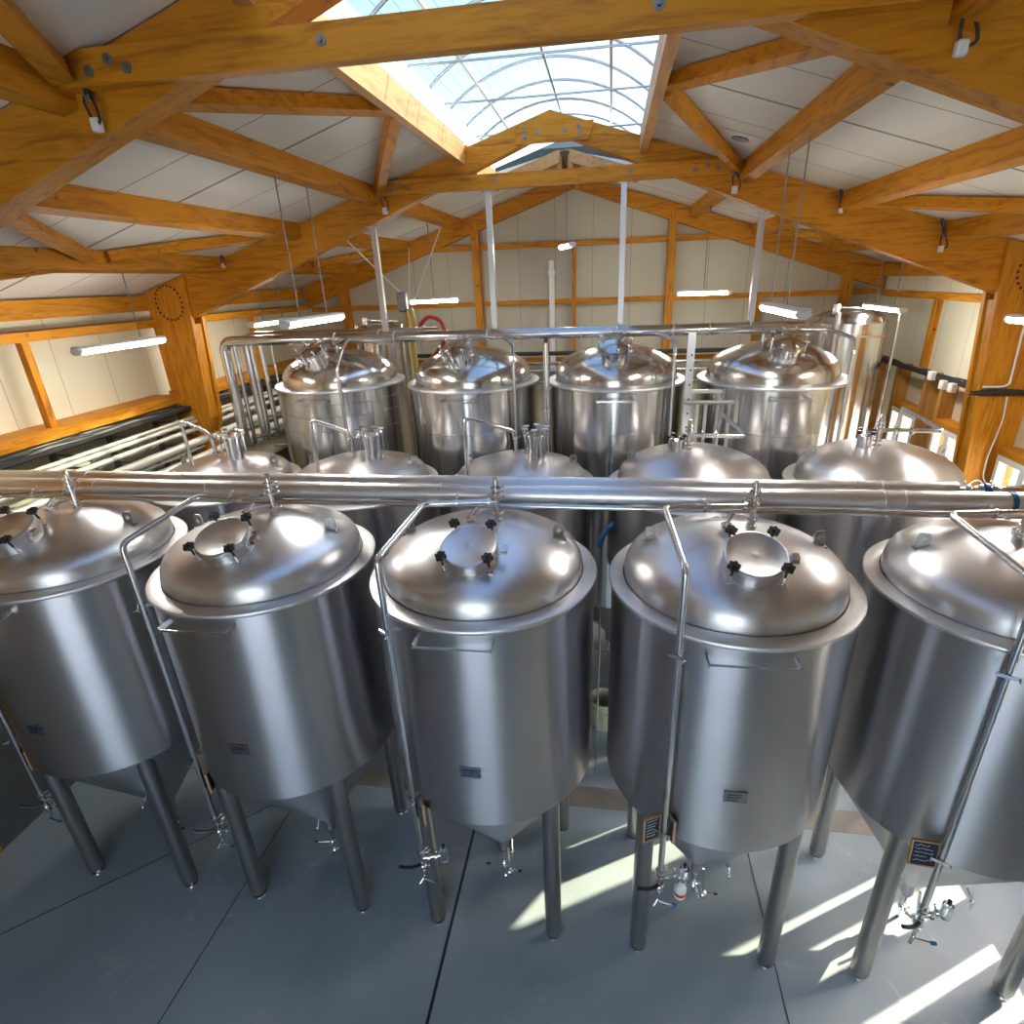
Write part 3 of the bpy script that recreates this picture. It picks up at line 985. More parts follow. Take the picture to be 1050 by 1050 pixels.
T = [('fermentation_tank', -3.957, 3.293, (-.62, -.50, 3.30), (-.40, -.04, 3.43), 'leftmost brushed steel conical tank of the front row, cut by the frame edge'),
     ('fermentation_tank', -2.375, 3.280, (-.588, -.526, 3.32), (-.40, -.04, 3.45), 'second brushed steel conical tank from the left in the front row'),
     ('fermentation_tank', -.797, 3.266, (-.445, -.644, 3.35), (-.36, -.04, 3.44), 'middle brushed steel conical tank of the front row, beside the black floor drain'),
     ('fermentation_tank', .778, 3.264, (-.379, -.704, 3.386), (-.43, -.04, 3.45), 'fourth brushed steel conical tank of the front row, its legs in sunlight'),
     ('fermentation_tank', 2.353, 3.269, (-.390, -.712, 3.37), (-.46, -.06, 3.45), 'rightmost brushed steel conical tank of the front row, cut by the frame edge')]
ZR, ZB = 2.974, 1.46
for i, (nm, x, y, A, B, lab) in enumerate(T):
    root = empty(nm, (x, y, 0))
    tag(root, lab, 'tank', 'front row fermentation tanks')
    pr = shared_tank(root, .75, ZR, ZB, .33, 'round', M['shell'], M['dome'])
    handrail(root, ZR, .75)
    manhole(root, pr, ZR)
    for a in ((5, 175) if i else (5, 175)):
        lug(root, pr, ZR, a)
    lug(root, pr, ZR, 88, .62)
    vx, vy = .10, .05
    vz = ZR + dome_z(pr, .11)
    valve_stack(root, vx, vy, vz, 3.58, .018)
    # drop pipe with clamps
    mb = MB()
    zlow = (.93, .93, 1.0, 1.16, 1.10)[i]
    C_ = (vx, vy, 3.43)
    mb.tube([(A[0], A[1], zlow), A, B, C_], .019, 14, .05)
    dp = mb.obj('drop_pipe', M['steel'], root)
    for p, d in (((A[0], A[1], zlow + .03), (0, 0, 1)), (((B[0] + C_[0]) / 2 - .02, (B[1] + C_[1]) / 2, 3.435), (1, .15, 0)), ((C_[0] - .05, C_[1] - .01, 3.43), (1, .15, 0))):
        clamp_part(dp, p, d, .030)
    # pipe bracket at the rim and at the foot of the shell
    ang = math.atan2(A[1], A[0])
    rr = math.hypot(A[0], A[1])
    for z in (ZR - .10, 1.56 if rr > .68 else 1.50):
        b_ = MB()
        d = Vector((math.cos(ang), math.sin(ang), 0))
        s = Vector((-d.y, d.x, 0))
        if rr > .7:
            b_.obox(d * .72 + Vector((0, 0, z)), d * (rr + .03) + Vector((0, 0, z)), .008, .02)
        b_.obox(d * (rr + .024) - s * .05 + Vector((0, 0, z)), d * (rr + .024) + s * .05 + Vector((0, 0, z)), .008, .02)
        b_.cyl(d * (rr + .02) + s * .045 + Vector((0, 0, z)), d * (rr + .055) + s * .045 + Vector((0, 0, z)), .006, n=6)
        b_.obj('pipe_bracket', M['steel'], root)
    # spray inlet elbow beside the manhole
    e = MB()
    e.tube([(-.06, -.02, vz - .01), (-.06, -.02, vz + .06), (-.02, .02, vz + .10)], .016, 10, .03)
    clamp(e, (-.06, -.02, vz + .02), (0, 0, 1), .032)
    e.cyl((-.06, -.02, vz + .035), (-.06, -.02, vz + .045), .034, n=16)
    e.ball((-.13, .02, 3.42), .022, 12)
    e.obj('spray_inlet', M['chrome'], root)
    end_valves(root, (A[0], A[1], zlow - .03))
    bottom_outlet(root)
    nameplate(root, .75)

# middle row
Mrow = [(-3.78, 4.90, .70, 2.98, .25, 'cone', 'flat-domed steel tank of the middle row at the far left behind the front pipes'),
        (-2.33, 4.86, .73, 3.00, .26, 'cone', 'flat-domed steel tank second from the left in the middle row'),
        (-.80, 4.95, .69, 3.00, .25, 'cone', 'flat-domed steel tank in the centre of the middle row'),
        (.75, 4.92, .75, 3.00, .34, 'round', 'round-domed steel tank of the middle row under the small pipe shelf'),
        (2.24, 4.90, .71, 3.05, .34, 'round', 'round-domed steel tank of the middle row nearest the windows')]
for i, (x, y, R, zr, rise, st, lab) in enumerate(Mrow):
    root = empty('fermentation_tank', (x, y, 0))
    tag(root, lab, 'tank', 'middle row fermentation tanks')
    pr = shared_tank(root, R, zr, 2.25, rise, st, M['shell'], M['dome'], tip=1.5)
    bottom_outlet(root)
    za = zr + rise
    for a in (8, 172):
        lug(root, pr, zr, a, R * .72)
    if i < 3:
        mb = MB()
        mb.cyl((.16, -.02, za - .05), (.16, -.02, za + .20), .078, n=24)
        mb.cyl((.16, -.02, za + .18), (.16, -.02, za + .21), .090, n=24)
        mb.obj('inspection_port', M['dome_bright'], root)
        kb = MB()
        for k in range(6):
            a = PI / 6 + k * PI / 3
            px_, py_ = .16 + .105 * math.cos(a), -.02 + .10 * math.sin(a)
            kb.cyl((px_, py_, za + .03), (px_, py_, za + .27), .008, n=8)
            kb.cyl((px_ - .028, py_, za + .265), (px_ + .028, py_, za + .265), .010, n=8)
            kb.ball((px_, py_, za + .215), .020, 8)
        kb.obj('wing_nuts', M['chrome'], root)
        mb = MB()
        rx_, ry_ = ((-.17, -.22), (-.26, -.30), (-.42, -.30))[i]
        mb.tube([(-.02, -.05, za - .02), (-.02, -.05, za + .24), (rx_, ry_, za + .42), (rx_, ry_, za - .3 if i else za - .15)], .018, 12, .07)
        dp = mb.obj('drop_pipe', M['chrome'], root)
        clamp_part(dp, (-.02, -.05, za + .05), (0, 0, 1), .032)
        clamp_part(dp, (-.02, -.05, za + .18), (0, 0, 1), .028)
    else:
        valve_stack(root, -.06, -.05, za - .01, za + .24, .018)
        mb = MB()
        mb.tube([(-.06, -.05, za + .12), (.38, -.12, za + .13), (.26, .34, za + .22), (.22, .34, za - .35)], .018, 12, .03)
        dp = mb.obj('drop_pipe', M['steel'], root)
        clamp_part(dp, (.05, -.07, za + .12), (1, 0, 0), .03)
        clamp_part(dp, (.16, -.09, za + .12), (1, 0, 0), .03)
        c = MB()
        clamp(c, (-.14, -.05, za + .08), (1, 0, 0), .034)
        for k in range(4):
            a = k * PI / 2 + .4
            c.cyl((-.16 + .07 * math.cos(a), -.06 + .07 * math.sin(a), za - .02), (-.16 + .07 * math.cos(a), -.06 + .07 * math.sin(a), za + .11), .008, n=8)
        c.cyl((-.16, -.06, za - .03), (-.16, -.06, za + .08), .055, n=20)
        c.obj('inspection_port', M['chrome'], root)
        for k in range(4):
            a = k * PI / 2 + .4
            k_ = MB()
            k_.cyl((-.16 + .07 * math.cos(a), -.06 + .07 * math.sin(a), za + .10), (-.16 + .07 * math.cos(a), -.06 + .07 * math.sin(a), za + .125), .018, n=10)
            k_.obj('clamp_knob', M['black'], root)

# back row
Brow = [(-3.159, 6.450, 'leftmost tall polished steel tank of the back row with stacked weld bands'),
        (-1.5245, 6.380, 'second tall polished steel tank of the back row, below the red hose'),
        (.071, 6.392, 'third tall polished steel tank of the back row, left of the slotted post'),
        (1.690, 6.380, 'rightmost tall polished steel tank of the back row')]
ZRB = 3.704
for i, (x, y, lab) in enumerate(Brow):
    root = empty('fermentation_tank', (x, y, 0))
    tag(root, lab, 'tank', 'back row fermentation tanks')
    bands = (3.24,) if i else (3.56, 3.42, 3.24)
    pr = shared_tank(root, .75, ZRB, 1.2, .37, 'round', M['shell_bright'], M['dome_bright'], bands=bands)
    handrail(root, ZRB, .75, .36, 0, .10)
    # clamped manway, tilted to the front
    yy = -.52
    z = ZRB + dome_z(pr, abs(yy))
    q = Vector((-.15 if i < 2 else 0, -.50, 1)).normalized().to_track_quat('Z', 'Y').to_euler()
    mh = part('manway', 1, lambda m: (m.cyl((0, 0, -.12), (0, 0, .13), .13, n=32), m.cyl((0, 0, .115), (0, 0, .135), .148, n=32)), M['chrome'], root, (-.02, yy + .04, z + .03), q)
    part('manway_lid', 1, lambda m: m.lathe([(.146, .137), (.148, .155), (.12, .165), (.06, .18), (0, .185)], 32), M['dome_bright'], mh)
    for k in range(8):
        a = k * PI / 4 + .2
        part('swing_clamp', 1, lambda m: (m.cyl((0, 0, .06), (0, 0, .215), .009, n=8), m.box(-.016, -.012, .05, .016, .012, .08), m.ball((0, 0, .20), .018, 8), m.cyl((-.024, 0, .20), (.024, 0, .20), .007, n=6)), M['chrome'], mh, (.162 * math.cos(a), .162 * math.sin(a), 0), (0, 0, a))
    za = ZRB + .36
    valve_stack(root, -.13 if i else .02, -.02, za - .01, 4.24, .016)
    mb = MB()
    if i == 0:
        mb.tube([(.05, -.2, za + .06), (.30, -.30, za + .16), (.36, -.62, za + .05), (.36, -.80, za - .1), (.36, -.80, 1.2)], .018, 12, .05)
    else:
        mb.tube([(.02, -.12, za + .12), (.42, -.25, za + .12), (.56, -.50, za + .06), (.56, -.56, za - .05), (.56, -.58, 1.2)], .018, 12, .05)
    mb.obj('drop_pipe', M['steel'], root)
    c = MB()
    clamp(c, (.10, -.15, za + .12), (1, -.3, 0), .03)
    c.tube([(-.0, -.30, za - .03), (-.0, -.2, za + .10), (.12, -.14, za + .11)], .014, 10, .05)
    c.obj('inlet_elbow', M['chrome'], root)
    bottom_outlet(root)

# tall tanks in the rear corners
def tall_tank(x, y, R, zt, lab):
    root = empty('storage_tank', (x, y, 0))
    tag(root, lab, 'tank')
    MB().lathe([(R - .02, .3), (R, .32), (R, zt - .02), (R - .02, zt)], 64).obj('shell', M['shell_bright'], root)
    MB().lathe([(R - .02, zt), (R * .9, zt + .05), (R * .6, zt + .11), (.0, zt + .15)], 64).obj('dome', M['dome_bright'], root)
    for s in (-1, 1):
        for t in (-1, 1):
            MB().cyl((s * R * .6, t * R * .6, 0), (s * R * .6, t * R * .6, .5), .05, n=16).obj('leg', M['leg'], root)
    mb = MB()
    mb.cyl((-R * .5, -.15, zt + .02), (-R * .5, -.15, zt + .20), .05, n=16)
    for a in range(4):
        clamp(mb, (-R * .5, -.15, zt + .06 + a * .04), (0, 0, 1), .06)
    mb.tube([(-R * .5, -.15, zt + .16), (R * .95, -.2, zt + .14), (R * 1.06, -.28, zt + .10), (R * 1.06, -.28, 1.0)], .018, 10, .06)
    mb.obj('vent_pipe', M['steel'], root)
    MB().tube([(-R * .62, -R * .9, 1.0), (-R * .62, -R * .9, zt + .12)], .03, 12).obj('riser_pipe', M['steel'], root)
    MB().obox((-.1, -R - .05, zt - .16), (.26, -R - .05, zt - .16), .02, .02).obj('hose_rail', M['steel'], root)
    return root
tall_tank(2.98, 8.05, .44, 4.12, 'tall narrow polished tank in the rear right corner')
tall_tank(-3.45, 8.65, .40, 4.10, 'tall tank in the rear left behind the header pipe')

# ---------------------------------------------------------------- header pipes
def band(mb, x, y, z, r, t=.012):
    mb.cyl((x - t / 2, y, z), (x + t / 2, y, z), r, n=24)
def header(name, y, z, r, x0, x1, lab, bands, mat='jacket'):
    root = empty(name, (0, y, z))
    tag(root, lab, 'pipe')
    MB().cyl((x0, 0, 0), (x1, 0, 0), r, n=28).obj('pipe_jacket', M[mat], root)
    for b in bands:
        part('joint_band', r, lambda m: m.cyl((-.007, 0, 0), (.007, 0, 0), r + .004, n=28), M['rim'], root, (b, 0, 0))
    return root
fp = header('header_pipe', 3.60, 3.378, .063, XL + .02, XR - .02, 'front insulated header pipe in aluminium jacket over the near tanks', (-3.9, -2.95, -2.05, -1.15, -.05, .95, 1.72, 1.84, 2.9))
bp_ = header('header_pipe', 3.74, 3.400, .055, XL + .02, 2.20, 'rear insulated header pipe right behind the front one, ending before the window', (-4.1, -3.25, -1.85, -.62, 1.60, 1.76))
MB().cyl((2.20, 0, 0), (2.30, 0, 0), .022, n=16).obj('pipe_stub', M['chrome'], bp_)
c = MB(); clamp(c, (2.27, 0, 0), (1, 0, 0), .04); c.obj('pipe_clamp', M['chrome'], bp_)
tag(MB().cyl((XL + .02, 3.53, 3.315), (XR - .02, 3.53, 3.315), .018, n=16).obj('gas_pipe', M['steel'], None), 'thin steel pipe slung just under the front header pipes', 'pipe')
v = empty('pipe_valve', (2.34, 3.74, 3.40))
tag(v, 'steel valve with blue band at the end of the rear header pipe', 'valve')
mb = MB(); mb.cyl((-.04, 0, 0), (.12, 0, 0), .03, n=16); clamp(mb, (0, 0, 0), (1, 0, 0), .045); clamp(mb, (.08, 0, 0), (1, 0, 0), .045)
mb.tube([(.12, 0, 0), (.25, 0, 0), (.45, .2, 0), (1.0, .25, 0)], .035, 14, .1)
mb.obj('valve_body', M['chrome'], v)
MB().cyl((.02, 0, 0), (.045, 0, 0), .05, n=16).obj('blue_band', M['blue'], v)
tag(MB().cyl((2.42, 3.6, 3.378), (2.45, 3.6, 3.378), .068, n=24).obj('blue_band', M['blue'], None), 'blue plastic band wrapped round the front header pipe', 'band')

hb = empty('header_pipe', (0, 6.24, 4.205))
tag(hb, 'steel header pipe above the back row of tanks, bending down at its left end', 'pipe')
MB().tube([(1.90, 0, 0), (-4.44, 0, 0), (-4.44, 0, -1.25)], .058, 24, .14, 8).obj('pipe_run', M['steel'], hb)
for b in (-3.05, -2.35, -1.30, -.3, .64, 1.0):
    part('joint_band', 'hb', lambda m: m.cyl((-.008, 0, 0), (.008, 0, 0), .063, n=24), M['rim'], hb, (b, 0, 0))
hb2 = empty('header_pipe', (0, 6.46, 4.235))
tag(hb2, 'second steel header pipe half hidden behind the one above the back row', 'pipe')
MB().tube([(-1.9, 0, 0), (-4.30, 0, 0), (-4.30, 0, -1.25)], .052, 24, .14, 8).obj('pipe_run', M['steel'], hb2)
for k, (x, y, r, z0) in enumerate(((-4.38, 6.34, .026, 2.95), (-4.22, 6.42, .030, 3.05), (-4.12, 6.46, .030, 3.05), (-4.02, 6.52, .014, 2.9))):
    tag(MB().tube([(x, y, 4.15), (x, y, z0), (x - .25, y + .03, z0 - .03)], r, 14, .06).obj('riser_pipe', M['steel'], None),
        '%s of the thin steel risers under the left bend of the back header' % ('leftmost', 'second', 'third', 'rightmost')[k], 'pipe', 'risers at the left bend')

# square hanger tubes from the middle frame to the back header
for k, (x, zt) in enumerate(((-2.48, 5.31), (-1.235, 5.57), (.105, 5.57), (1.41, 5.25))):
    h = empty('pipe_hanger', (x, 6.33, 4.26))
    tag(h, '%s square steel hanger tube between timber frame and back header pipe' % ('leftmost', 'second', 'third', 'rightmost')[k], 'hanger', 'square hanger tubes')
    MB().box(-.028, -.028, 0, .028, .028, zt - 4.26).obj('hanger_tube', M['galv'], h, smooth=False)
    MB().box(-.06, -.05, zt - 4.27, .06, .05, zt - 4.262).obj('top_plate', M['galv'], h, smooth=False)
    MB().tube([(-.03, -.17, -.02), (-.03, -.17, .02), (-.03, -.0, .03), (-.03, .0, -.1)], .006, 8, .02).obj('pipe_saddle', M['galv'], h)

# left wall pipe rack
zs = [(3.315, .020, 0), (3.27, .024, .02), (3.19, .026, .05), (3.05, .048, .10), (2.96, .022, .06), (2.86, .050, .12), (2.74, .024, .08)]
nm_ = ['topmost thin', 'second thin', 'third thin', 'upper thick', 'thin one under the upper thick', 'lower thick', 'lowest thin']
for (z, r, dx), nme in zip(zs, nm_):
    tag(MB().cyl((-5.08 + dx, Y0 + .5, z), (-5.08 + dx, Y1 - .25, z), r, n=18).obj('wall_pipe', M['cream_pipe'], None), '%s steel pipe of the rack along the left wall' % nme, 'pipe', 'pipes along the left wall')
ORD = ['first', 'second', 'third', 'fourth', 'fifth', 'sixth', 'seventh', 'eighth', 'ninth', 'tenth', 'eleventh']
for bi_, y in enumerate([1.5, 2.4, 3.3, 4.0, 4.7, 5.4, 6.1, 6.9, 7.7, 8.5, 9.3]):
    mb = MB()
    mb.box(XL, y - .02, 2.62, XL + .05, y + .02, 3.40)
    for z, r, dx in zs:
        mb.box(XL + .04, y - .02, z - r - .014, -5.08 + dx + .03, y + .02, z - r)
    tag(mb.obj('pipe_bracket', M['grey'], None, smooth=False), 'grey wall bracket under the left pipe rack, %s from the near end' % ORD[bi_], 'bracket', 'brackets of the left pipe rack')
tr = empty('cable_tray', (-5.16, 0, 3.43))
tag(tr, 'black cable tray heaped with cables along the left wall', 'cable tray')
MB().box(-.10, Y0 + .5, -.02, .09, Y1 - .3, -.012).box(-.10, Y0 + .5, -.02, -.095, Y1 - .3, .03).box(.085, Y0 + .5, -.02, .09, Y1 - .3, .03).obj('tray', M['cable'], tr, smooth=False)
rnd = random.Random(3)
for k in range(9):
    pts = []
    y = Y0 + .6
    while y < Y1 - .4:
        pts.append((-.08 + .018 * k + rnd.uniform(-.02, .02), y, .0 + rnd.uniform(0, .04)))
        y += .35
    MB().tube(pts, .009, 6, .1, 2).obj('cable', M['cable'] if k % 3 else M['grey'], tr)

# right wall cable tray with sockets
tf = empty('cable_tray', (3.8, 6.2, 3.54))
tag(tf, 'short cable tray piece crossing the face of the right column', 'cable tray')
MB().box(-.25, -.02, -.02, .30, .03, -.01).box(-.25, -.02, -.02, .30, -.015, .02).obj('tray', M['cable'], tf, smooth=False)
for k in range(4):
    MB().tube([(-.25, .02 - .01 * k, .01), (-.1, .01 - .008 * k, .02 + .006 * k), (.1, .015 - .01 * k, .0 + .01 * k), (.30, .01, .01)], .008, 6, .06).obj('cable', M['cable'], tf)
tr = empty('cable_tray', (3.87, 0, 3.50))
tag(tr, 'long black cable tray along the right wall above the windows', 'cable tray')
MB().box(-.03, 6.5, -.03, .05, 9.8, -.02).box(-.03, 6.5, -.03, -.025, 9.8, .025).obj('tray', M['cable'], tr, smooth=False)
for k in range(6):
    pts = []
    y = 6.5
    while y < 9.7:
        pts.append((-.02 + .012 * k + rnd.uniform(-.01, .01), y, rnd.uniform(-.02, .04)))
        y += .3
    MB().tube(pts, .008, 6, .1, 2).obj('cable', M['cable'], tr)
for k, (y, z, l) in enumerate(((7.50, 3.50, 'farthest'), (7.22, 3.44, 'middle'), (7.03, 3.44, 'nearest'))):
    s = empty('wall_socket', (3.82, y, z))
    tag(s, '%s of three white socket boxes on the right cable tray' % l, 'socket', 'white socket boxes on the right')
    MB().box(-.03, -.045, -.05, .03, .045, .05).obj('socket_box', M['white'], s, bevel=.006)
    MB().box(-.036, -.03, -.035, -.028, .03, .03).obj('socket_cover', M['white'], s, bevel=.003)
tag(MB().tube([(3.86, 6.2, 4.5), (3.85, 6.2, 4.1), (3.868, 6.2, 3.62), (3.80, 6.19, 3.60), (3.64, 6.20, 3.60)], .010, 8, .05).obj('cable', M['white'], None), 'white cable running down the right column to the cable tray', 'cable')
tag(MB().tube([(3.88, 6.2, 3.50), (3.905, 6.2, 3.27), (3.86, 6.2, 2.87), (3.87, 6.2, 2.66), (3.96, 6.2, 2.55), (3.80, 6.18, 2.66), (3.72, 6.17, 2.55)], .007, 8, .08).obj('cable', M['white'], None), 'thin white cable curling below the tray on the right column', 'cable')

# ---------------------------------------------------------------- lamps
def batten(x, y, z, L, lab, cat_rot=0, wires=(), sc_=1):
    r = empty('batten_lamp', (x, y, z), cat_rot)
    tag(r, lab, 'lamp', 'fluorescent batten lamps')
    MB().box(-.048 * sc_, -L / 2, 0, .048 * sc_, L / 2, .03 * sc_).obj('lamp_body', M['white'], r, bevel=.012)
    for s in (-1, 1):
        pr_ = [(.046 * sc_ * math.cos(a), .036 * sc_ * math.sin(a)) for a in [PI + PI * k / 10 for k in range(11)]]
    MB().prism(pr_, -L / 2 + .03, L / 2 - .03).obj('lit_diffuser', M['tube_light'], r)
    MB().prism([(p[0] * 1.08, p[1] * 1.08) for p in pr_] + [(0, .02)], -L / 2, -L / 2 + .03).obj('end_cap', M['white'], r)
    MB().prism([(p[0] * 1.08, p[1] * 1.08) for p in pr_] + [(0, .02)], L / 2 - .03, L / 2).obj('end_cap', M['white'], r)
    for wy, wt in wires:
        MB().cyl((0, wy, .04), (0, wy, wt - z), .005, n=6).obj('suspension_wire', M['grey'], r)
    return r
batten(-2.41, 4.61, 4.50, .98, 'bright batten lamp hanging over the left tanks on two wires, nearer of the overlapping pair', 0, ((-.23, 5.50), (.23, 5.50)))
batten(-4.26, 7.05, 4.36, .98, 'batten lamp on the far left, farther of the overlapping pair', 0, ((-.2, 4.93), (.25, 4.93)))
batten(-4.26, 4.62, 4.34, .98, 'batten lamp hanging close to the left wall panels', 0, ((.22, 4.93),))
batten(1.20, 4.45, 4.48, .98, 'batten lamp hanging on two wires above the right middle-row tanks', 0, ((.33, 5.50), (-.10, 5.50)))
batten(3.06, 7.32, 4.30, .98, 'batten lamp above the rear right corner tank', 0, ((-.25, 4.93), (.25, 4.93)))
batten(3.06, 4.62, 4.33, .98, 'batten lamp at the right edge of the view beside the column', 0, ((-.25, 4.93), (.25, 4.93)))
batten(1.20, 8.2, 4.50, .70, 'small distant batten lamp hanging before the right gable panels', PI / 2 * .75, ((0, 5.64),))
batten(-2.42, 8.1, 4.52, .70, 'small distant batten lamp hanging before the left gable panels', PI / 2 * 1.2, ((0, 5.64),))
batten(-.60, 8.4, 5.14, .55, 'small lamp hanging from the ridge below the skylight end', .35, ((0, 6.195),))

# ceiling socket boxes with dangling cables
def jbox(x, y, z, lab, s=1):
    r = empty('junction_box', (x, y, z))
    tag(r, lab, 'junction box', 'white junction boxes on the frames')
    MB().box(-.035 * s, -.035, -.045 * s, .035 * s, .0, .045 * s).obj('box', M['white'], r, bevel=.006)
    c = MB()
    c.tube([(-.02 * s, -.02, .04 * s), (-.04 * s, -.03, .14 * s), (-.02 * s, -.02, .20 * s)], .006, 6, .03)
    c.tube([(.02 * s, -.02, .0), (.07 * s, -.04, .02 * s), (.05 * s, -.03, .12 * s), (.0, -.02, .19 * s)], .006, 6, .03)
    c.tube([(.0, -.02, .18 * s), (-.02 * s, -.015, .30 * s), (-.08 * s, -.01, .42 * s)], .014, 6, .04)
    c.obj('cable_loop', M['cable'], r)
    MB().box(-.035 * s, -.03, .15 * s, .015 * s, -.002, .21 * s).obj('conduit_clip', M['grey'], r, bevel=.004)
    return r
jbox(-2.26, 2.68, 5.44, 'white junction box dangling on the nearest frame, top left', .6)
jbox(1.19, 2.66, 5.43, 'white junction box dangling on the nearest frame, top right', .55)
jbox(-2.30, 6.27, 5.44, 'white junction box left of the middle collar beam', .7)
jbox(-4.20, 6.23, 5.0, 'small white junction box near the left knee of the middle frame', .5)
jbox(1.12, 6.27, 5.44, 'white junction box right of the middle collar beam', .7)
jbox(2.08, 6.27, 5.22, 'small junction box halfway down the right rafter of the middle frame', .5)
jbox(3.00, 6.26, 4.86, 'white junction box near the right knee of the middle frame', .6)
vt = empty('ceiling_vent', (.99, 5.47, 5.712))
tag(vt, 'round dark vent in a square plate on the right roof slope', 'vent')
vt.rotation_euler = (0, math.atan(.305), 0)
MB().box(-.16, -.16, -.006, .16, .16, .0).obj('vent_plate', M['ceil'], vt, smooth=False)
MB().cyl((0, 0, -.012), (0, 0, -.004), .07, n=24).obj('vent_opening', M['joint'], vt)

# ---------------------------------------------------------------- rear clutter
h = empty('hose_hanger', (-2.55, 7.4, 4.25))
tag(h, 'hanging hose bundle with yellow sleeve slung on cords behind the back header', 'hose')
MB().tube([(0, 0, .20), (.03, 0, .05), (-.01, 0, -.20), (0, 0, -.75)], .045, 14, .1).obj('yellow_hose', M['yellowhose'], h)
MB().box(-.14, -.05, .16, -.02, .05, .40).obj('control_box', M['grey'], h, bevel=.02)
w_ = MB()
w_.cyl((-.08, 0, .38), (-.72, -.6, 1.25), .008, n=6)
w_.cyl((0, 0, .20), (.08, 0, .9), .006, n=6)
w_.cyl((.02, 0, .18), (.5, 0, 1.1), .006, n=6)
w_.obj('cord', M['white'], h)
tag(MB().tube([(-2.42, 7.35, 4.24), (-2.30, 7.35, 4.36), (-2.12, 7.35, 4.30), (-2.08, 7.35, 4.05), (-2.28, 7.35, 3.86), (-2.45, 7.35, 3.62), (-2.5, 7.35, 3.3)], .026, 12, .12).obj('red_hose', M['redhose'], None), 'looped red hose behind the second back-row tank', 'hose')
tag(MB().box(-.98, 9.72, 3.3, -.90, 9.80, 5.0).box(-1.0, 9.70, 4.80, -.88, 9.80, 4.84).obj('wall_duct', M['white'], None, smooth=False), 'narrow white vertical duct on the back gable wall', 'duct')
for k, (z, r) in enumerate(((3.58, .035), (3.42, .03), (3.29, .045), (3.1, .04))):
    tag(MB().cyl((-4.9, 9.72, z), (3.8, 9.72, z), r, n=14).obj('wall_pipe', M['cable'] if k == 0 else M['steel'], None), ('black insulated' , 'upper steel', 'middle steel', 'lowest steel')[k] + ' pipe along the back wall', 'pipe', 'pipes along the back wall')
p = empty('support_post', (-.622, 5.74, 0))
tag(p, 'round steel post between the second and third back-row tanks', 'post')
MB().cyl((0, 0, 0), (0, 0, 4.16), .032, n=16).obj('post', M['steel'], p)
MB().cyl((0, 0, 4.16), (0, 0, 4.22), .02, n=12).obj('post_cap', M['black'], p)
mb = MB(); clamp(mb, (0, 0, 3.72), (0, 0, 1), .05); mb.cyl((0, 0, 3.5), (0, 0, 3.51), .05, n=16); mb.obj('pipe_clamp', M['chrome'], p)
sp = empty('slotted_post', (.765, 5.72, 0))
tag(sp, 'slotted steel channel post between the third and fourth back-row tanks', 'post')
MB().box(-.035, -.02, 0, .035, .02, 4.22).obj('channel', M['galv'], sp, smooth=False)
mb = MB()
for k in range(9):
    mb.cyl((0.008, -.024, 2.9 + k * .14), (0.008, -.018, 2.9 + k * .14), .010, n=8)
mb.obj('slots', M['joint'], sp)
sh = empty('pipe_shelf', (.98, 5.76, 2.97))
tag(sh, 'small U-shaped steel pipe shelf on legs above the middle row', 'shelf')
MB().tube([(.13, .08, .68), (-.23, .08, .68), (-.23, -.08, .60), (.22, -.08, .60)], .022, 4, .02).obj('shelf_rail', M['rim'], sh)
for x, y in ((-.12, -.08), (-.04, -.08), (.18, -.08), (.10, .08), (-.15, .08)):
    MB().box(x - .015, y - .015, -2.95, x + .015, y + .015, .60 if y < 0 else .68).obj('shelf_leg', M['galv'], sh, smooth=False)

# ---------------------------------------------------------------- chalkboards, bottle, bucket
def board(x, y, z, rz, tilt, lab, lines=5, seed=1, w_=.13, h_=.17):
    r = empty('chalkboard', (x, y, z))
    r.rotation_euler = (tilt[0], tilt[1], rz)
    tag(r, lab, 'chalkboard', 'small chalkboards on the drop pipes')
    MB().box(-w_ / 2, -.004, -h_ / 2, w_ / 2, .004, h_ / 2).obj('slate', M['slate'], r, smooth=False)
    f = MB()
    t = .009
    f.box(-w_ / 2 - t, -.008, -h_ / 2 - t, w_ / 2 + t, .008, -h_ / 2).box(-w_ / 2 - t, -.008, h_ / 2, w_ / 2 + t, .008, h_ / 2 + t)
    f.box(-w_ / 2 - t, -.008, -h_ / 2, -w_ / 2, .008, h_ / 2).box(w_ / 2, -.008, -h_ / 2, w_ / 2 + t, .008, h_ / 2)
    f.obj('wooden_frame', M['boardframe'], r, smooth=False)
    rr = random.Random(seed)
    s = MB()
    for k in range(lines):
        zz = h_ / 2 - .022 - k * (h_ - .03) / lines
        x0 = -w_ / 2 + .012
        L_ = rr.uniform(.6, .95) * (w_ - .024)
        n = 14
        pts = [(x0 + L_ * j / n, -.0052, zz + rr.uniform(-.006, .006)) for j in range(n + 1)]
        s.tube(pts, .0016, 4, .001, 1)
    s.obj('chalk_writing', M['chalk'], r)
    return r
def onpipe(i, z):
    return T[i][1] + T[i][3][0], T[i][2] + T[i][3][1], z
x, y, z = onpipe(3, 1.58)
board(x - .075, y - .01, z, math.radians(28), (0, 0), 'chalkboard with blue-grey writing left of the pipe on the fourth front tank', 6, 2, .10, .18)
board(x + .035, y + .04, z - .02, math.radians(-62), (0, 0), 'chalkboard seen edge-on right of the pipe on the fourth front tank', 5, 9, .10, .17)
x, y, z = onpipe(4, 1.57)
board(x - .085, y + .02, z, math.radians(-5), (math.radians(-8), 0), 'wood-framed chalkboard with white writing on the rightmost front tank', 5, 4, .13, .16)
x, y, z = onpipe(2, 1.42)
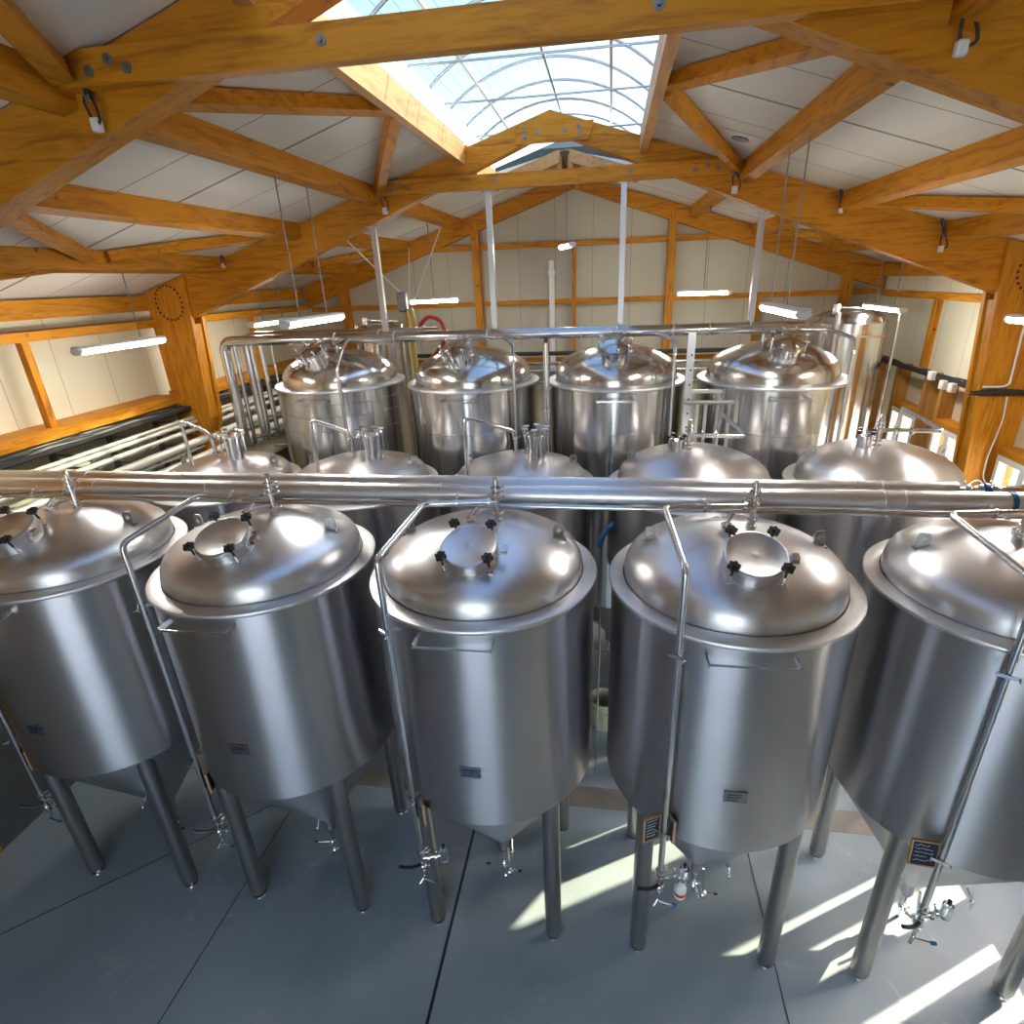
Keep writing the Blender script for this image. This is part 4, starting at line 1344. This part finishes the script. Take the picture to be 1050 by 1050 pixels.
board(x + .045, y + .03, z, math.radians(-62), (0, 0), 'chalkboard seen edge-on beside the pipe of the middle front tank', 5, 5, .11, .17)
x, y, z = onpipe(1, 1.34)
board(x + .045, y + .04, z, math.radians(-72), (0, 0), 'chalkboard seen edge-on beside the pipe of the second front tank', 5, 6, .11, .17)
x, y, z = onpipe(0, 1.34)
board(x + .045, y + .04, z, math.radians(-72), (0, 0), 'chalkboard seen edge-on beside the pipe of the leftmost front tank', 5, 7, .11, .17)

b = empty('spray_bottle', (.55, 2.64, .86))
tag(b, 'white spray bottle hanging by the valves of the fourth front tank', 'bottle')
MB().lathe([(0, 0), (.036, 0), (.04, .01), (.04, .09), (.032, .115), (.015, .13), (.015, .145), (0, .145)], 24).obj('bottle_body', M['white'], b)
MB().lathe([(.0405, .03), (.0412, .03), (.0412, .055), (.0405, .055)], 24).obj('bottle_label', M['redhose'], b)
m_ = MB(); m_.box(-.014, -.016, .145, .014, .016, .185); m_.box(-.01, -.05, .168, .01, -.01, .186); m_.box(-.006, -.035, .13, .006, -.026, .17)
m_.obj('trigger_head', M['white'], b, bevel=.003)
bk = empty('bucket', (.03, 5.12, .0))
tag(bk, 'cream plastic bucket on the floor between the tank rows', 'bucket')
MB().lathe([(0, 0), (.13, 0), (.16, .36), (.17, .37), (.165, .38), (.15, .37), (.12, .02), (0, .02)], 32).obj('pail', M['bucket'], bk)
MB().tube([(-.16, 0, .36), (-.12, -.12, .30), (0, -.19, .27), (.12, -.12, .30), (.16, 0, .36)], .005, 6, .06).obj('pail_handle', M['steel'], bk)
tag(MB().tube([(.07, 4.36, 2.84), (.02, 4.34, 2.80), (-.03, 4.32, 2.72), (-.045, 4.32, 2.64)], .022, 12, .05).obj('blue_hose', M['blue'], None), 'short blue hose in the gap between the middle and fourth tanks', 'hose')
tag(MB().tube([(-.045, 4.32, 2.64), (-.05, 4.32, 2.4), (-.03, 4.34, 1.6), (-.05, 4.36, .01)], .009, 8, .1).obj('gas_line', M['steel'], None), 'thin steel line dropping from the short blue hose to the floor', 'pipe')
